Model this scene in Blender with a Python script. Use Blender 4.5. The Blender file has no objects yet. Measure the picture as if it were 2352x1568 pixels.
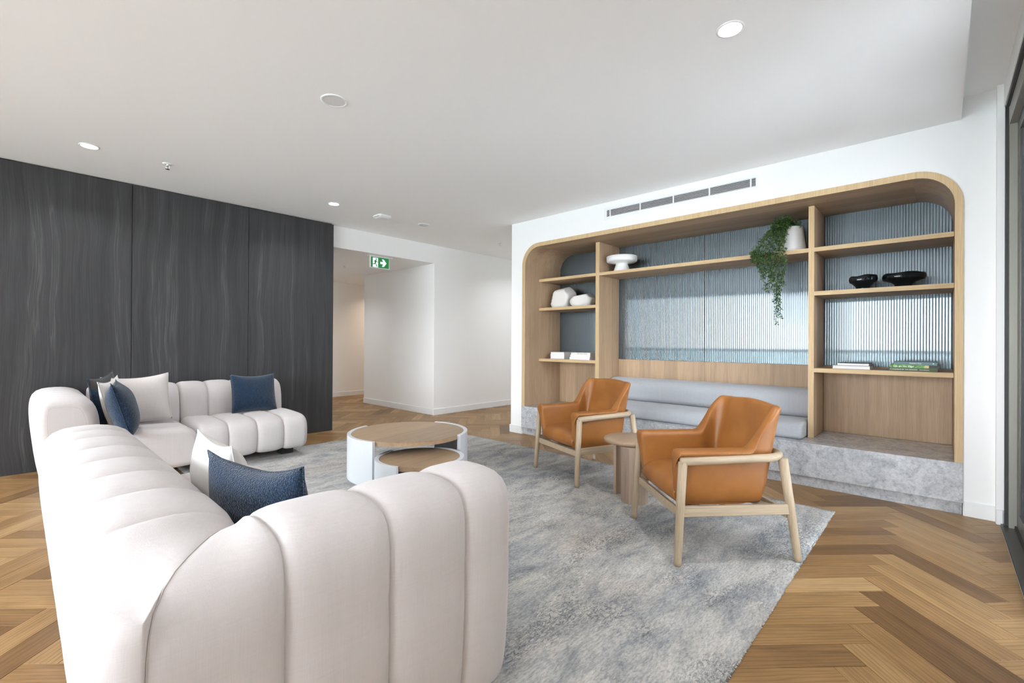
import bpy, bmesh, math, random
from mathutils import Vector, Matrix
PI = math.pi
random.seed(7)
S = bpy.context.scene
C = S.collection
# ------------------------------------------------------------------ camera
cam = bpy.data.cameras.new('camera'); cam.sensor_width = 36; cam.lens = 16.205; cam.clip_start = .02; cam.clip_end = 5000
camo = bpy.data.objects.new('camera', cam); C.objects.link(camo)
camo.matrix_world = Matrix(((.68132164, -.00615298, -.73195831, 0), (-.73196124, .00218803, -.68134276, 0),
                            (.00579384, .99997868, -.00301299, 1.177), (0, 0, 0, 1)))
S.camera = camo
# ------------------------------------------------------------------ view
S.view_settings.view_transform = 'Standard'; S.view_settings.look = 'None'
S.view_settings.gamma = 1; S.view_settings.use_curve_mapping = False
S.view_settings.exposure = 0.77
# ------------------------------------------------------------------ sky
SKY = 13.0
w = bpy.data.worlds.new('sky'); S.world = w; w.use_nodes = True
nt = w.node_tree; nt.nodes.clear()
def N(nt, t, **k):
    n = nt.nodes.new(t)
    for a, b in k.items():
        if a == 'inp':
            for i, v in b.items(): n.inputs[i].default_value = v
        else: setattr(n, a, b)
    return n
def ramp(nt, src, stops, interp='LINEAR'):
    r = N(nt, 'ShaderNodeValToRGB'); r.color_ramp.interpolation = interp
    el = r.color_ramp.elements
    while len(el) < len(stops): el.new(.5)
    for e, (p, c) in zip(el, stops):
        e.position = p; e.color = (c[0], c[1], c[2], 1) if len(c) == 3 else c
    nt.links.new(src, r.inputs[0]); return r.outputs[0]
tc = N(nt, 'ShaderNodeTexCoord'); sp = N(nt, 'ShaderNodeSeparateXYZ'); nt.links.new(tc.outputs['Generated'], sp.inputs[0])
grad = ramp(nt, sp.outputs[2], [(0, (.98, .985, 1.0)), (.06, (.89, .935, 1.0)), (.35, (.80, .88, 1.0)), (1, (.71, .82, 1.0))])
mp = N(nt, 'ShaderNodeMapping', inp={3: (1, 1, 5)}); nt.links.new(tc.outputs['Generated'], mp.inputs[0])
cl = N(nt, 'ShaderNodeTexNoise', inp={'Scale': 2.2, 'Detail': 5, 'Roughness': .55}); nt.links.new(mp.outputs[0], cl.inputs['Vector'])
cm = ramp(nt, cl.outputs[0], [(.48, (0, 0, 0)), (.72, (.9, .9, .9))])
mx = N(nt, 'ShaderNodeMix', data_type='RGBA'); nt.links.new(cm, mx.inputs[0]); nt.links.new(grad, mx.inputs[6]); mx.inputs[7].default_value = (1, 1, 1, 1)
bg = N(nt, 'ShaderNodeBackground'); bg.inputs[1].default_value = SKY; nt.links.new(mx.outputs[2], bg.inputs[0])
wo = N(nt, 'ShaderNodeOutputWorld'); nt.links.new(bg.outputs[0], wo.inputs[0])
# window portals: guide the sampling of the sky through the two glazed sides (they give no light themselves)
def portal(name, loc, rot, sx, sy):
    l = bpy.data.lights.new(name, 'AREA'); l.shape = 'RECTANGLE'; l.size = sx; l.size_y = sy; l.cycles.is_portal = True
    o = bpy.data.objects.new(name, l); C.objects.link(o); o.location = loc; o.rotation_euler = rot
portal('portal_west', (-4.48, 2.8, 1.37), (0, -PI/2, 0), 2.7, 6.2)
portal('portal_south', (3.4, -.36, 1.37), (PI/2, 0, 0), 2.0, 2.7)
S.cycles.max_bounces = 10; S.cycles.diffuse_bounces = 7; S.cycles.glossy_bounces = 4; S.cycles.transmission_bounces = 6; S.cycles.transparent_max_bounces = 8
S.cycles.sample_clamp_indirect = 6

# ------------------------------------------------------------------ materials
MATS = {}
def newmat(name, col=(.8, .8, .8), rough=.6, metal=0, spec=.5):
    m = bpy.data.materials.new(name); m.use_nodes = True
    b = m.node_tree.nodes['Principled BSDF']
    b.inputs['Base Color'].default_value = (*col, 1); b.inputs['Roughness'].default_value = rough; b.inputs['Metallic'].default_value = metal
    b.inputs['Specular IOR Level'].default_value = spec
    MATS[name] = m; return m, m.node_tree, b
def vec(nt, src='Object', scale=(1, 1, 1), rot=(0, 0, 0), rnd=False):
    t = N(nt, 'ShaderNodeTexCoord'); v = t.outputs[src]
    if rnd:
        oi = N(nt, 'ShaderNodeObjectInfo'); mu = N(nt, 'ShaderNodeVectorMath', operation='SCALE', inp={0: (37, 53, 17)}); nt.links.new(oi.outputs['Random'], mu.inputs['Scale'])
        ad = N(nt, 'ShaderNodeVectorMath', operation='ADD'); nt.links.new(v, ad.inputs[0]); nt.links.new(mu.outputs[0], ad.inputs[1]); v = ad.outputs[0]
    m = N(nt, 'ShaderNodeMapping', inp={2: rot, 3: scale}); nt.links.new(v, m.inputs[0]); return m.outputs[0]
def noise(nt, v, scale, detail=4, rough=.5, dist=0):
    n = N(nt, 'ShaderNodeTexNoise', inp={'Scale': scale, 'Detail': detail, 'Roughness': rough, 'Distortion': dist}); nt.links.new(v, n.inputs['Vector']); return n.outputs[0]
def mixc(nt, fac, a, b, mode='MIX'):
    m = N(nt, 'ShaderNodeMix', data_type='RGBA', blend_type=mode)
    if hasattr(fac, 'node'): nt.links.new(fac, m.inputs[0])
    else: m.inputs[0].default_value = fac
    for s, i in ((a, 6), (b, 7)):
        if hasattr(s, 'node'): nt.links.new(s, m.inputs[i])
        else: m.inputs[i].default_value = (*s, 1)
    return m.outputs[2]
def math_(nt, op, a, b=0):
    m = N(nt, 'ShaderNodeMath', operation=op)
    for s, i in ((a, 0), (b, 1)):
        if hasattr(s, 'node'): nt.links.new(s, m.inputs[i])
        else: m.inputs[i].default_value = s
    return m.outputs[0]
def bump(nt, bsdf, h, strength=.2, dist=.01):
    b = N(nt, 'ShaderNodeBump', inp={'Strength': strength, 'Distance': dist}); nt.links.new(h, b.inputs['Height']); nt.links.new(b.outputs[0], bsdf.inputs['Normal'])

def plain(name, col, rough=.6, metal=0, spec=.5, bmp=0, bscale=300):
    m, nt, b = newmat(name, col, rough, metal, spec)
    if bmp: bump(nt, b, noise(nt, vec(nt), bscale, 2), bmp, .002)
    return m
plain('wall_white', (.87, .87, .865), .75, spec=.25)
plain('ceiling_white', (.92, .92, .92), .8, spec=.2)
plain('gloss_white', (.82, .83, .84), .4)
plain('lacquer_white', (.60, .62, .645), .35)
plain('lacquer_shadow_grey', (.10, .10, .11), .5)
plain('ceramic_white', (.78, .78, .77), .55, bmp=.1, bscale=60)
plain('stone_white', (.74, .72, .69), .85, bmp=.35, bscale=45)
plain('plaster_pot', (.80, .79, .78), .6, bmp=.08, bscale=40)
plain('black_ceramic', (.006, .010, .012), .08)
plain('bronze_frame', (.10, .095, .085), .38, .6)
plain('bronze_dark', (.02, .02, .02), .5)
plain('bronze_light', (.26, .25, .22), .45, .3)
plain('black_foot', (.012, .012, .013), .6)
plain('vent_dark', (.02, .02, .02), .8)
plain('chrome', (.75, .75, .75), .25, 1)
plain('grille_white', (.72, .72, .73), .6, bmp=.4, bscale=700)
plain('concrete', (.70, .70, .69), .8)
plain('paper', (.80, .79, .76), .8)
plain('rubber_dark', (.03, .03, .03), .6)
plain('stem_green', (.06, .10, .02), .6)
m, nt, b = newmat('lamp_glow', (1, 1, 1)); b.inputs['Emission Color'].default_value = (1, .98, .95, 1); b.inputs['Emission Strength'].default_value = 6
m, nt, b = newmat('sign_green', (.01, .16, .035), .4); b.inputs['Emission Color'].default_value = (.01, .16, .035, 1); b.inputs['Emission Strength'].default_value = .35
m, nt, b = newmat('sign_white', (.85, .88, .9), .4); b.inputs['Emission Color'].default_value = (.85, .9, .95, 1); b.inputs['Emission Strength'].default_value = .35
m, nt, b = newmat('clear_glass', (1, 1, 1), 0)
nt.nodes.remove(b); out = nt.nodes['Material Output']
tr = N(nt, 'ShaderNodeBsdfTransparent', inp={0: (.96, .96, .96, 1)}); gl = N(nt, 'ShaderNodeBsdfGlossy', inp={'Roughness': .0}); fr = N(nt, 'ShaderNodeFresnel', inp={0: 1.4})
ms = N(nt, 'ShaderNodeMixShader'); nt.links.new(fr.outputs[0], ms.inputs[0]); nt.links.new(tr.outputs[0], ms.inputs[1]); nt.links.new(gl.outputs[0], ms.inputs[2]); nt.links.new(ms.outputs[0], out.inputs[0])
m, nt, b = newmat('rail_glass', (1, 1, 1), 0)
nt.nodes.remove(b); out = nt.nodes['Material Output']
tr = N(nt, 'ShaderNodeBsdfTransparent', inp={0: (.90, .95, .925, 1)}); gl = N(nt, 'ShaderNodeBsdfGlossy', inp={'Roughness': .02}); fr = N(nt, 'ShaderNodeFresnel', inp={0: 1.4})
ms = N(nt, 'ShaderNodeMixShader'); nt.links.new(fr.outputs[0], ms.inputs[0]); nt.links.new(tr.outputs[0], ms.inputs[1]); nt.links.new(gl.outputs[0], ms.inputs[2]); nt.links.new(ms.outputs[0], out.inputs[0])
m, nt, b = newmat('fluted_mirror')
nt.nodes.remove(b); out = nt.nodes['Material Output']
g1_ = N(nt, 'ShaderNodeBsdfGlossy', inp={0: (.092, .106, .116, 1), 'Roughness': .03}); g2_ = N(nt, 'ShaderNodeBsdfGlossy', inp={0: (.158, .186, .206, 1), 'Roughness': .42})
ms = N(nt, 'ShaderNodeMixShader', inp={0: .55}); nt.links.new(g1_.outputs[0], ms.inputs[1]); nt.links.new(g2_.outputs[0], ms.inputs[2]); nt.links.new(ms.outputs[0], out.inputs[0])
# sea
m, nt, b = newmat('sea', (.10, .19, .20), .6, spec=.2)
v = vec(nt, scale=(.01, .002, 1)); nt.links.new(ramp(nt, noise(nt, v, 3, 4), [(.3, (.70, .72, .66)), (.7, (.78, .79, .74))]), b.inputs['Base Color'])

def wood(name, dark, mid, light, axis='z', leaf=.16, grain=1.0, rough=.5, src='Object', rnd=False, contrast=.5, leafamp=.35):
    """veneered or solid timber: fine grain drawn out along one axis, broader tone per leaf of veneer"""
    m, nt, b = newmat(name, mid, rough, spec=.35)
    st = {'x': (.03, 1, 1), 'y': (1, .03, 1), 'z': (1, 1, .03)}[axis]
    v = vec(nt, src, rnd=rnd)
    def sc(v, k):
        mm = N(nt, 'ShaderNodeMapping', inp={3: tuple(k*s for s in st)}); nt.links.new(v, mm.inputs[0]); return mm.outputs[0]
    fine = noise(nt, sc(v, 170*grain), 1, 3, .6)
    mid_n = noise(nt, sc(v, 26*grain), 1, 4, .55, .6)
    col = ramp(nt, mid_n, [(.25, dark), (.5, mid), (.78, light)])
    col = mixc(nt, contrast, col, ramp(nt, fine, [(.3, tuple(c*.62 for c in mid)), (.62, mid), (.8, light)]), 'MIX')
    if leaf:
        cellv = {'x': (0, 1/leaf, 1/leaf), 'y': (1/leaf, 0, 1/leaf), 'z': (1/leaf, 1/leaf, 0)}[axis]
        mm = N(nt, 'ShaderNodeMapping', inp={3: cellv, 1: (.37, .13, .21)}); nt.links.new(v, mm.inputs[0])
        fl = N(nt, 'ShaderNodeVectorMath', operation='FLOOR'); nt.links.new(mm.outputs[0], fl.inputs[0])
        wn = N(nt, 'ShaderNodeTexWhiteNoise'); nt.links.new(fl.outputs[0], wn.inputs['Vector'])
        col = mixc(nt, 1, col, ramp(nt, wn.outputs['Value'], [(0, (1-leafamp*.5,)*3), (1, (1+leafamp*.2,)*3)]), 'MULTIPLY')
    if rnd:
        oi = N(nt, 'ShaderNodeObjectInfo')
        col = mixc(nt, 1, col, ramp(nt, oi.outputs['Random'], [(0, (.8, .8, .8)), (1, (1.1, 1.08, 1.05))]), 'MULTIPLY')
    nt.links.new(col, b.inputs['Base Color'])
    bump(nt, b, fine, .06, .002)
    return m
OAK = ((.37, .25, .155), (.47, .325, .205), (.56, .405, .265))
wood('oak_upright', *OAK, axis='z'); wood('oak_along', *OAK, axis='y', leaf=.14)
wood('oak_edge', (.46, .32, .17), (.56, .40, .22), (.64, .48, .29), axis='y', leaf=0)
wood('oak_edge_upright', (.46, .32, .17), (.56, .40, .22), (.64, .48, .29), axis='z', leaf=0)
wood('oak_top', (.31, .205, .12), (.375, .255, .155), (.44, .31, .195), axis='x', leaf=.2, grain=.8, rough=.4)
wood('ash_leg', (.33, .25, .165), (.40, .31, .21), (.48, .385, .275), axis='z', leaf=0, grain=1.4, rough=.45)
wood('ash_rail', (.33, .25, .165), (.40, .31, .21), (.48, .385, .275), axis='x', leaf=0, grain=1.4, rough=.45)
wood('walnut_pale', (.29, .205, .15), (.37, .27, .20), (.45, .34, .26), axis='z', leaf=.09, rough=.45)
wood('walnut_top', (.28, .19, .12), (.36, .25, .165), (.44, .32, .22), axis='x', leaf=.1, rough=.4)
# floor boards: uv.x runs along the board, a per-board tone comes from the second uv map's constant
def boards(name, stuff):
    m, nt, b = newmat(name, (.3, .2, .1), .42, spec=.35)
    uv = N(nt, 'ShaderNodeUVMap', uv_map='UVMap'); v = uv.outputs[0]
    if stuff:
        u2 = N(nt, 'ShaderNodeUVMap', uv_map='tone'); spx = N(nt, 'ShaderNodeSeparateXYZ'); nt.links.new(u2.outputs[0], spx.inputs[0]); rnd = spx.outputs[0]
    else:
        rnd = N(nt, 'ShaderNodeObjectInfo').outputs['Random']
        mu = N(nt, 'ShaderNodeVectorMath', operation='SCALE', inp={0: (61, 47, 23)}); nt.links.new(rnd, mu.inputs['Scale'])
        ad = N(nt, 'ShaderNodeVectorMath', operation='ADD'); nt.links.new(v, ad.inputs[0]); nt.links.new(mu.outputs[0], ad.inputs[1]); v = ad.outputs[0]
    def sc(k, s, d, r, dist=0):
        mm = N(nt, 'ShaderNodeMapping', inp={3: k}); nt.links.new(v, mm.inputs[0]); return noise(nt, mm.outputs[0], s, d, r, dist)
    broad = sc((1.3, 9, 1), 1, 4, .55, 1.2)
    # cathedral figure: a distorted wave drawn out along the board
    mm = N(nt, 'ShaderNodeMapping', inp={3: (.8, 8, 1)}); nt.links.new(v, mm.inputs[0])
    wv = N(nt, 'ShaderNodeTexWave', inp={'Scale': 2.0, 'Distortion': 9, 'Detail': 3, 'Detail Scale': .9}, bands_direction='Y'); nt.links.new(mm.outputs[0], wv.inputs['Vector'])
    fine = sc((9, 260, 1), 1, 3, .65)
    tone = ramp(nt, rnd, [(0, (.170, .090, .034)), (.12, (.265, .150, .060)), (.5, (.335, .198, .082)), (.88, (.385, .238, .104)), (1, (.445, .288, .138))])
    col = mixc(nt, 1, tone, ramp(nt, broad, [(.25, (.72, .70, .68)), (.55, (1, 1, 1)), (.8, (1.18, 1.18, 1.18))]), 'MULTIPLY')
    col = mixc(nt, 1, col, ramp(nt, wv.outputs[0], [(0, (.76, .72, .68)), (.14, (.95, .94, .93)), (.45, (1, 1, 1)), (1, (1.04, 1.04, 1.04))]), 'MULTIPLY')
    col = mixc(nt, 1, col, ramp(nt, fine, [(.3, (.78, .75, .72)), (.58, (1.03, 1.03, 1.03))]), 'MULTIPLY')
    nt.links.new(col, b.inputs['Base Color'])
    bump(nt, b, fine, .05, .001)
boards('floor_oak', False); boards('floor_oak_rest', True)
# charcoal veneer
m, nt, b = newmat('charcoal_veneer', (.05, .05, .05), .5, spec=.3)
v = vec(nt)
def scv(k):
    mm = N(nt, 'ShaderNodeMapping', inp={3: k}); nt.links.new(v, mm.inputs[0]); return mm.outputs[0]
warp = noise(nt, scv((1.3, 1, .8)), 1, 2, .45); 
wv2 = math_(nt, 'MULTIPLY', warp, .17)
cxyz = N(nt, 'ShaderNodeSeparateXYZ'); nt.links.new(v, cxyz.inputs[0])
wx = math_(nt, 'ADD', cxyz.outputs[0], wv2)
comb = N(nt, 'ShaderNodeCombineXYZ'); nt.links.new(wx, comb.inputs[0]); nt.links.new(math_(nt, 'MULTIPLY', cxyz.outputs[2], .028), comb.inputs[2])
streak = noise(nt, comb.outputs[0], 11, 4, .6)
comb2 = N(nt, 'ShaderNodeCombineXYZ'); nt.links.new(wx, comb2.inputs[0]); nt.links.new(math_(nt, 'MULTIPLY', cxyz.outputs[2], .02), comb2.inputs[2])
fine = noise(nt, comb2.outputs[0], 90, 3, .65)
col = ramp(nt, streak, [(.30, (0.0302, 0.0302, 0.0311)), (.50, (0.0420, 0.0420, 0.0437)), (.590, (0.0470, 0.0470, 0.0487)), (.612, (0.0773, 0.0764, 0.0739)), (.632, (0.0454, 0.0454, 0.0470)), (.72, (0.0554, 0.0554, 0.0563)), (.76, (0.0386, 0.0386, 0.0403))])
col = mixc(nt, 1, col, ramp(nt, fine, [(.32, (.74, .74, .74)), (.6, (1.06, 1.06, 1.06))]), 'MULTIPLY')
nt.links.new(col, b.inputs['Base Color']); bump(nt, b, fine, .08, .002)
# stone
def stone(name, rough):
    m, nt, b = newmat(name, (.5, .5, .5), rough, spec=.5)
    v = vec(nt)
    n1 = noise(nt, v, 8, 10, .70, .9); n2 = noise(nt, v, 48, 8, .70, .7)
    c = ramp(nt, n1, [(.32, (.20, .205, .22)), (.45, (.42, .43, .45)), (.56, (.62, .63, .65)), (.72, (.74, .74, .74))])
    c = mixc(nt, .55, c, ramp(nt, n2, [(.32, (.16, .165, .18)), (.5, (.44, .45, .47)), (.7, (.62, .63, .64))]))
    nt.links.new(c, b.inputs['Base Color'])
stone('grey_stone', .16)
# leather
m, nt, b = newmat('tan_leather', (.36, .135, .028), .42, spec=.4)
v = vec(nt); nt.links.new(ramp(nt, noise(nt, v, 7, 3), [(.3, (.235, .087, .018)), (.7, (.305, .118, .026))]), b.inputs['Base Color'])
vo = N(nt, 'ShaderNodeTexVoronoi', inp={'Scale': 420}); nt.links.new(v, vo.inputs['Vector']); bump(nt, b, vo.outputs[0], .07, .002)
m, nt, b = newmat('tan_stitch', (.42, .19, .06), .6)
# linen upholstery
def linen(name, c1, c2, scale=1, fuzz=.25, bs=.25):
    m, nt, b = newmat(name, c1, .85, spec=.15)
    v = vec(nt)
    a = noise(nt, vec(nt, scale=(420*scale, 420*scale, 14*scale)), 1, 2); c = noise(nt, vec(nt, scale=(14*scale, 14*scale, 420*scale)), 1, 2)
    t = math_(nt, 'MULTIPLY', math_(nt, 'ADD', a, c), .5)
    big = noise(nt, vec(nt, scale=(60, 60, 3)), 1, 3)
    col = mixc(nt, math_(nt, 'ADD', math_(nt, 'MULTIPLY', t, .7), math_(nt, 'MULTIPLY', big, .3)), c2, c1)
    nt.links.new(col, b.inputs['Base Color']); b.inputs['Sheen Weight'].default_value = fuzz; b.inputs['Sheen Roughness'].default_value = .5
    bump(nt, b, t, bs, .002)
linen('sofa_linen', (.60, .56, .55), (.455, .42, .412))
linen('pillow_linen', (.64, .595, .575), (.49, .45, .43))
linen('pillow_white', (.72, .705, .68), (.61, .59, .57))
linen('charcoal_wool', (.06, .058, .055), (.03, .03, .03))
linen('grey_wool', (.50, .51, .53), (.31, .32, .34), 1.0)
m, nt, b = newmat('seam_thread', (.42, .38, .36), .9)
def boucle(name, c1, c2):
    m, nt, b = newmat(name, c1, .9, spec=.15)
    v = vec(nt); vo = N(nt, 'ShaderNodeTexVoronoi', inp={'Scale': 210}); nt.links.new(v, vo.inputs['Vector'])
    n = noise(nt, v, 160, 3, .6)
    h = math_(nt, 'ADD', math_(nt, 'MULTIPLY', vo.outputs[0], -1), n)
    nt.links.new(ramp(nt, h, [(0, c2), (.5, c1)]), b.inputs['Base Color']); b.inputs['Sheen Weight'].default_value = .3
    bump(nt, b, h, .8, .004)
boucle('navy_boucle', (.028, .072, .135), (.008, .022, .048))
# rug: pale, worn pattern with blue-grey patches, streaked along its width
m, nt, b = newmat('rug_pile', (.5, .5, .5), .95, spec=.08)
v = vec(nt)
str1 = noise(nt, vec(nt, scale=(3.0, 8.5, 1)), 1, 8, .72, .5)
patch = noise(nt, vec(nt, scale=(1.1, 1.7, 1)), 1, 5, .6, .8)
warm = noise(nt, vec(nt, scale=(.9, 1.3, 1), rot=(0, 0, .4)), 1.2, 3, .5)
fib = noise(nt, vec(nt, scale=(40, 120, 1)), 1, 4, .65, .5)
crk = N(nt, 'ShaderNodeTexVoronoi', feature='DISTANCE_TO_EDGE', inp={'Scale': 75}); 
wrp = N(nt, 'ShaderNodeMix', data_type='RGBA'); wrp.inputs[0].default_value = .05; nt.links.new(v, wrp.inputs[6]); 
nz = N(nt, 'ShaderNodeTexNoise', inp={'Scale': 14, 'Detail': 3}); nt.links.new(v, nz.inputs['Vector']); nt.links.new(nz.outputs['Color'], wrp.inputs[7]); nt.links.new(wrp.outputs[2], crk.inputs['Vector'])
base = ramp(nt, str1, [(.28, (.25, .265, .285)), (.42, (.42, .42, .41)), (.54, (.56, .54, .51)), (.72, (.66, .64, .60))])
base = mixc(nt, ramp(nt, patch, [(.49, (0, 0, 0)), (.64, (.65, .65, .65))]), base, ramp(nt, str1, [(.3, (.15, .175, .215)), (.5, (.29, .32, .36)), (.7, (.46, .48, .50))]))
base = mixc(nt, ramp(nt, warm, [(.52, (0, 0, 0)), (.72, (.5, .5, .5))]), base, (.55, .47, .40))
cn = noise(nt, vec(nt, scale=(.8, 1.3, 1)), 42, 6, .62, .6)
crkm = math_(nt, 'MULTIPLY', ramp(nt, cn, [(.455, (0, 0, 0)), (.49, (1, 1, 1)), (.505, (1, 1, 1)), (.535, (0, 0, 0))]), ramp(nt, noise(nt, vec(nt, scale=(.8, 1.5, 1)), 2.6, 5, .65, .5), [(.47, (.05, .05, .05)), (.60, (.80, .80, .80))]))
base = mixc(nt, crkm, base, (.17, .185, .21))
base = mixc(nt, 1, base, ramp(nt, fib, [(.28, (.55, .55, .555)), (.6, (.98, .98, .97))]), 'MULTIPLY')
nt.links.new(base, b.inputs['Base Color'])
bump(nt, b, math_(nt, 'SUBTRACT', fib, math_(nt, 'MULTIPLY', crkm, .5)), .7, .006)
# leaves
m, nt, b = newmat('leaf_green', (.06, .16, .02), .45)
oi = N(nt, 'ShaderNodeTexCoord'); wn = N(nt, 'ShaderNodeTexNoise', inp={'Scale': 45, 'Detail': 1}); nt.links.new(oi.outputs['Object'], wn.inputs['Vector'])
nt.links.new(ramp(nt, wn.outputs[0], [(.32, (.008, .032, .010)), (.5, (.026, .078, .014)), (.68, (.10, .18, .026))]), b.inputs['Base Color'])
# book covers
for n, c, r in (('cover_white', (.78, .80, .84), .5), ('cover_cream', (.76, .74, .66), .5), ('cover_grey', (.55, .57, .62), .5), ('cover_teal', (.10, .19, .205), .5),
                ('cover_moss', (.045, .075, .018), .5), ('ink_white', (.85, .85, .82), .6), ('ink_grey', (.22, .22, .21), .6), ('cover_black', (.02, .02, .022), .5), ('cover_tan', (.55, .42, .20), .5)): plain(n, c, r)
m, nt, b = newmat('cover_leafy', (.1, .3, .05), .45)
nt.links.new(ramp(nt, noise(nt, vec(nt), 55, 5, .65), [(.32, (.01, .07, .015)), (.5, (.07, .26, .03)), (.7, (.30, .52, .12))]), b.inputs['Base Color'])

# ------------------------------------------------------------------ mesh helpers
def M_(m): return MATS[m]
def link(name, bm, mat, parent=None, smooth=False, loc=None):
    me = bpy.data.meshes.new(name); bmesh.ops.recalc_face_normals(bm, faces=bm.faces[:]); bm.to_mesh(me); bm.free()
    for mm in (mat if isinstance(mat, (list, tuple)) else [mat]): me.materials.append(M_(mm))
    if smooth:
        for p in me.polygons: p.use_smooth = True
    o = bpy.data.objects.new(name, me); C.objects.link(o)
    if parent: o.parent = parent
    if loc: o.location = loc
    return o
def tag(o, label=None, cat=None, group=None, kind=None):
    if label: o['label'] = label
    if cat: o['category'] = cat
    if group: o['group'] = group
    if kind: o['kind'] = kind
    return o
def thing(name, label, cat, loc=(0, 0, 0), rz=0, group=None):
    o = bpy.data.objects.new(name, None); C.objects.link(o); o.location = loc; o.rotation_euler = (0, 0, rz); o.empty_display_size = .1
    return tag(o, label, cat, group)
def struct(o): o['kind'] = 'structure'; return o
def box(x0, x1, y0, y1, z0, z1, bm=None, bev=0, seg=2):
    bm = bm or bmesh.new()
    r = bmesh.ops.create_cube(bm, size=1)
    for v in r['verts']: v.co = Vector((x0+(v.co.x+.5)*(x1-x0), y0+(v.co.y+.5)*(y1-y0), z0+(v.co.z+.5)*(z1-z0)))
    if bev:
        es = list({e for v in r['verts'] for e in v.link_edges}); bmesh.ops.bevel(bm, geom=es, offset=bev, segments=seg, profile=.5, affect='EDGES')
    return bm
def tube(pts, rad, seg=12, bm=None, cap=True):
    bm = bm or bmesh.new(); pts = [Vector(p) for p in pts]; rad = rad if isinstance(rad, (list, tuple)) else [rad]*len(pts)
    rings = []; up = None
    for i, p in enumerate(pts):
        d = (pts[min(i+1, len(pts)-1)]-pts[max(i-1, 0)]).normalized()
        if up is None:
            up = Vector((0, 0, 1)) if abs(d.z) < .9 else Vector((1, 0, 0))
        s = d.cross(up).normalized(); up = s.cross(d).normalized()
        rings.append([bm.verts.new(p+rad[i]*(math.cos(2*PI*k/seg)*s+math.sin(2*PI*k/seg)*up)) for k in range(seg)])
    for a, b_ in zip(rings, rings[1:]):
        for k in range(seg): bm.faces.new((a[k], a[(k+1) % seg], b_[(k+1) % seg], b_[k]))
    if cap: bm.faces.new(rings[0]); bm.faces.new(rings[-1])
    return bm
def lathe(prof, seg=40, bm=None, c=(0, 0)):
    bm = bm or bmesh.new(); rings = []
    for r, z in prof:
        if r < 1e-5: rings.append([bm.verts.new((c[0], c[1], z))]); continue
        rings.append([bm.verts.new((c[0]+r*math.cos(2*PI*k/seg), c[1]+r*math.sin(2*PI*k/seg), z)) for k in range(seg)])
    for a, b_ in zip(rings, rings[1:]):
        for k in range(seg):
            q = [a[k % len(a)], a[(k+1) % len(a)], b_[(k+1) % len(b_)], b_[k % len(b_)]]
            u = []
            for v in q:
                if v not in u: u.append(v)
            if len(u) > 2: bm.faces.new(u)
    return bm
def prism(poly, a0, a1, axis='x', bm=None):
    """extrude a polygon given in the two other axes from a0 to a1"""
    bm = bm or bmesh.new()
    def pt(p, a): return {'x': (a, p[0], p[1]), 'y': (p[0], a, p[1]), 'z': (p[0], p[1], a)}[axis]
    A = [bm.verts.new(pt(p, a0)) for p in poly]; B = [bm.verts.new(pt(p, a1)) for p in poly]
    n = len(poly)
    fa = bm.faces.new(A); fb = bm.faces.new(B); fa.normal_update(); fb.normal_update()
    for i in range(n): bm.faces.new((A[i], A[(i+1) % n], B[(i+1) % n], B[i]))
    bmesh.ops.triangulate(bm, faces=[fa, fb])
    return bm
def arc(cx, cy, r, a0, a1, n=10): return [(cx+r*math.cos(math.radians(a0+(a1-a0)*i/n)), cy+r*math.sin(math.radians(a0+(a1-a0)*i/n))) for i in range(n+1)]

# ------------------------------------------------------------------ room shell
ZC = 2.748           # ceiling
XW = -4.50           # glazed west side
XS = 4.474           # bookcase wall
YD = 5.925           # charcoal wall
YS = -.30            # glazed south side
# floor: screed with every board of the herringbone on it
bw, bl = .125, .610
PROJ = camo.matrix_world.inverted()
def proj(p):
    c = PROJ @ Vector(p)
    if c.z > -.05: return None
    return (1176+1058.74*c.x/-c.z, 784-1058.74*c.y/-c.z)
floor = struct(link('floor', box(XW, 7.6, YS-.12, 9.6, -.2, -.004), 'concrete'))
def clip(poly, ax, lim, keep_less):
    out = []
    for i, p in enumerate(poly):
        q = poly[(i+1) % len(poly)]; pi_ = (p[ax] <= lim) == keep_less or p[ax] == lim; qi = (q[ax] <= lim) == keep_less or q[ax] == lim
        if pi_: out.append(p)
        if pi_ != qi:
            t = (lim-p[ax])/(q[ax]-p[ax]); out.append((p[0]+t*(q[0]-p[0]), p[1]+t*(q[1]-p[1])))
    return out
R2 = math.sqrt(.5)
wd = Vector((R2, -R2)); dd = Vector((-R2, -R2))
cand = []
for i in range(-60, 90):
    for j in range(-9, 16):
        Lp = Vector((2.750+i*bw/R2, .285+j*bl*2*R2))
        cand.append((Lp, wd, dd)); cand.append((Lp+wd*bw, -dd, -wd))   # (corner, width dir, length dir)
def inroom(x, y): return XW < x < 7.5 and YS+.01 < y < 9.5
BO = []
for c0, wv_, lv in cand:
    g = .0007
    pl = [c0+wv_*a+lv*b_ for a, b_ in ((g, g), (bw-g, g), (bw-g, bl-g), (g, bl-g))]
    poly = [(p.x, p.y) for p in pl]; full = True
    for ax, lim, kl in ((0, XW, False), (0, 7.5, True), (1, YS+.015, False), (1, 9.5, True)):
        n = clip(poly, ax, lim, kl); full = full and len(n) == len(poly) and all(abs(a[0]-b_[0])+abs(a[1]-b_[1]) < 1e-6 for a, b_ in zip(n, poly)); poly = n
        if len(poly) < 3: break
    if len(poly) < 3: continue
    cx_, cy_ = sum(p[0] for p in poly)/len(poly), sum(p[1] for p in poly)/len(poly)
    if cy_ > 6.7 and (cx_ < 2.6 or (cx_ > 4.9 and cy_ < 7.9)): continue
    if cy_ < 3.9 and cx_ > 4.9: continue
    BO.append((c0, wv_, lv, poly, full, cx_, cy_))
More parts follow.
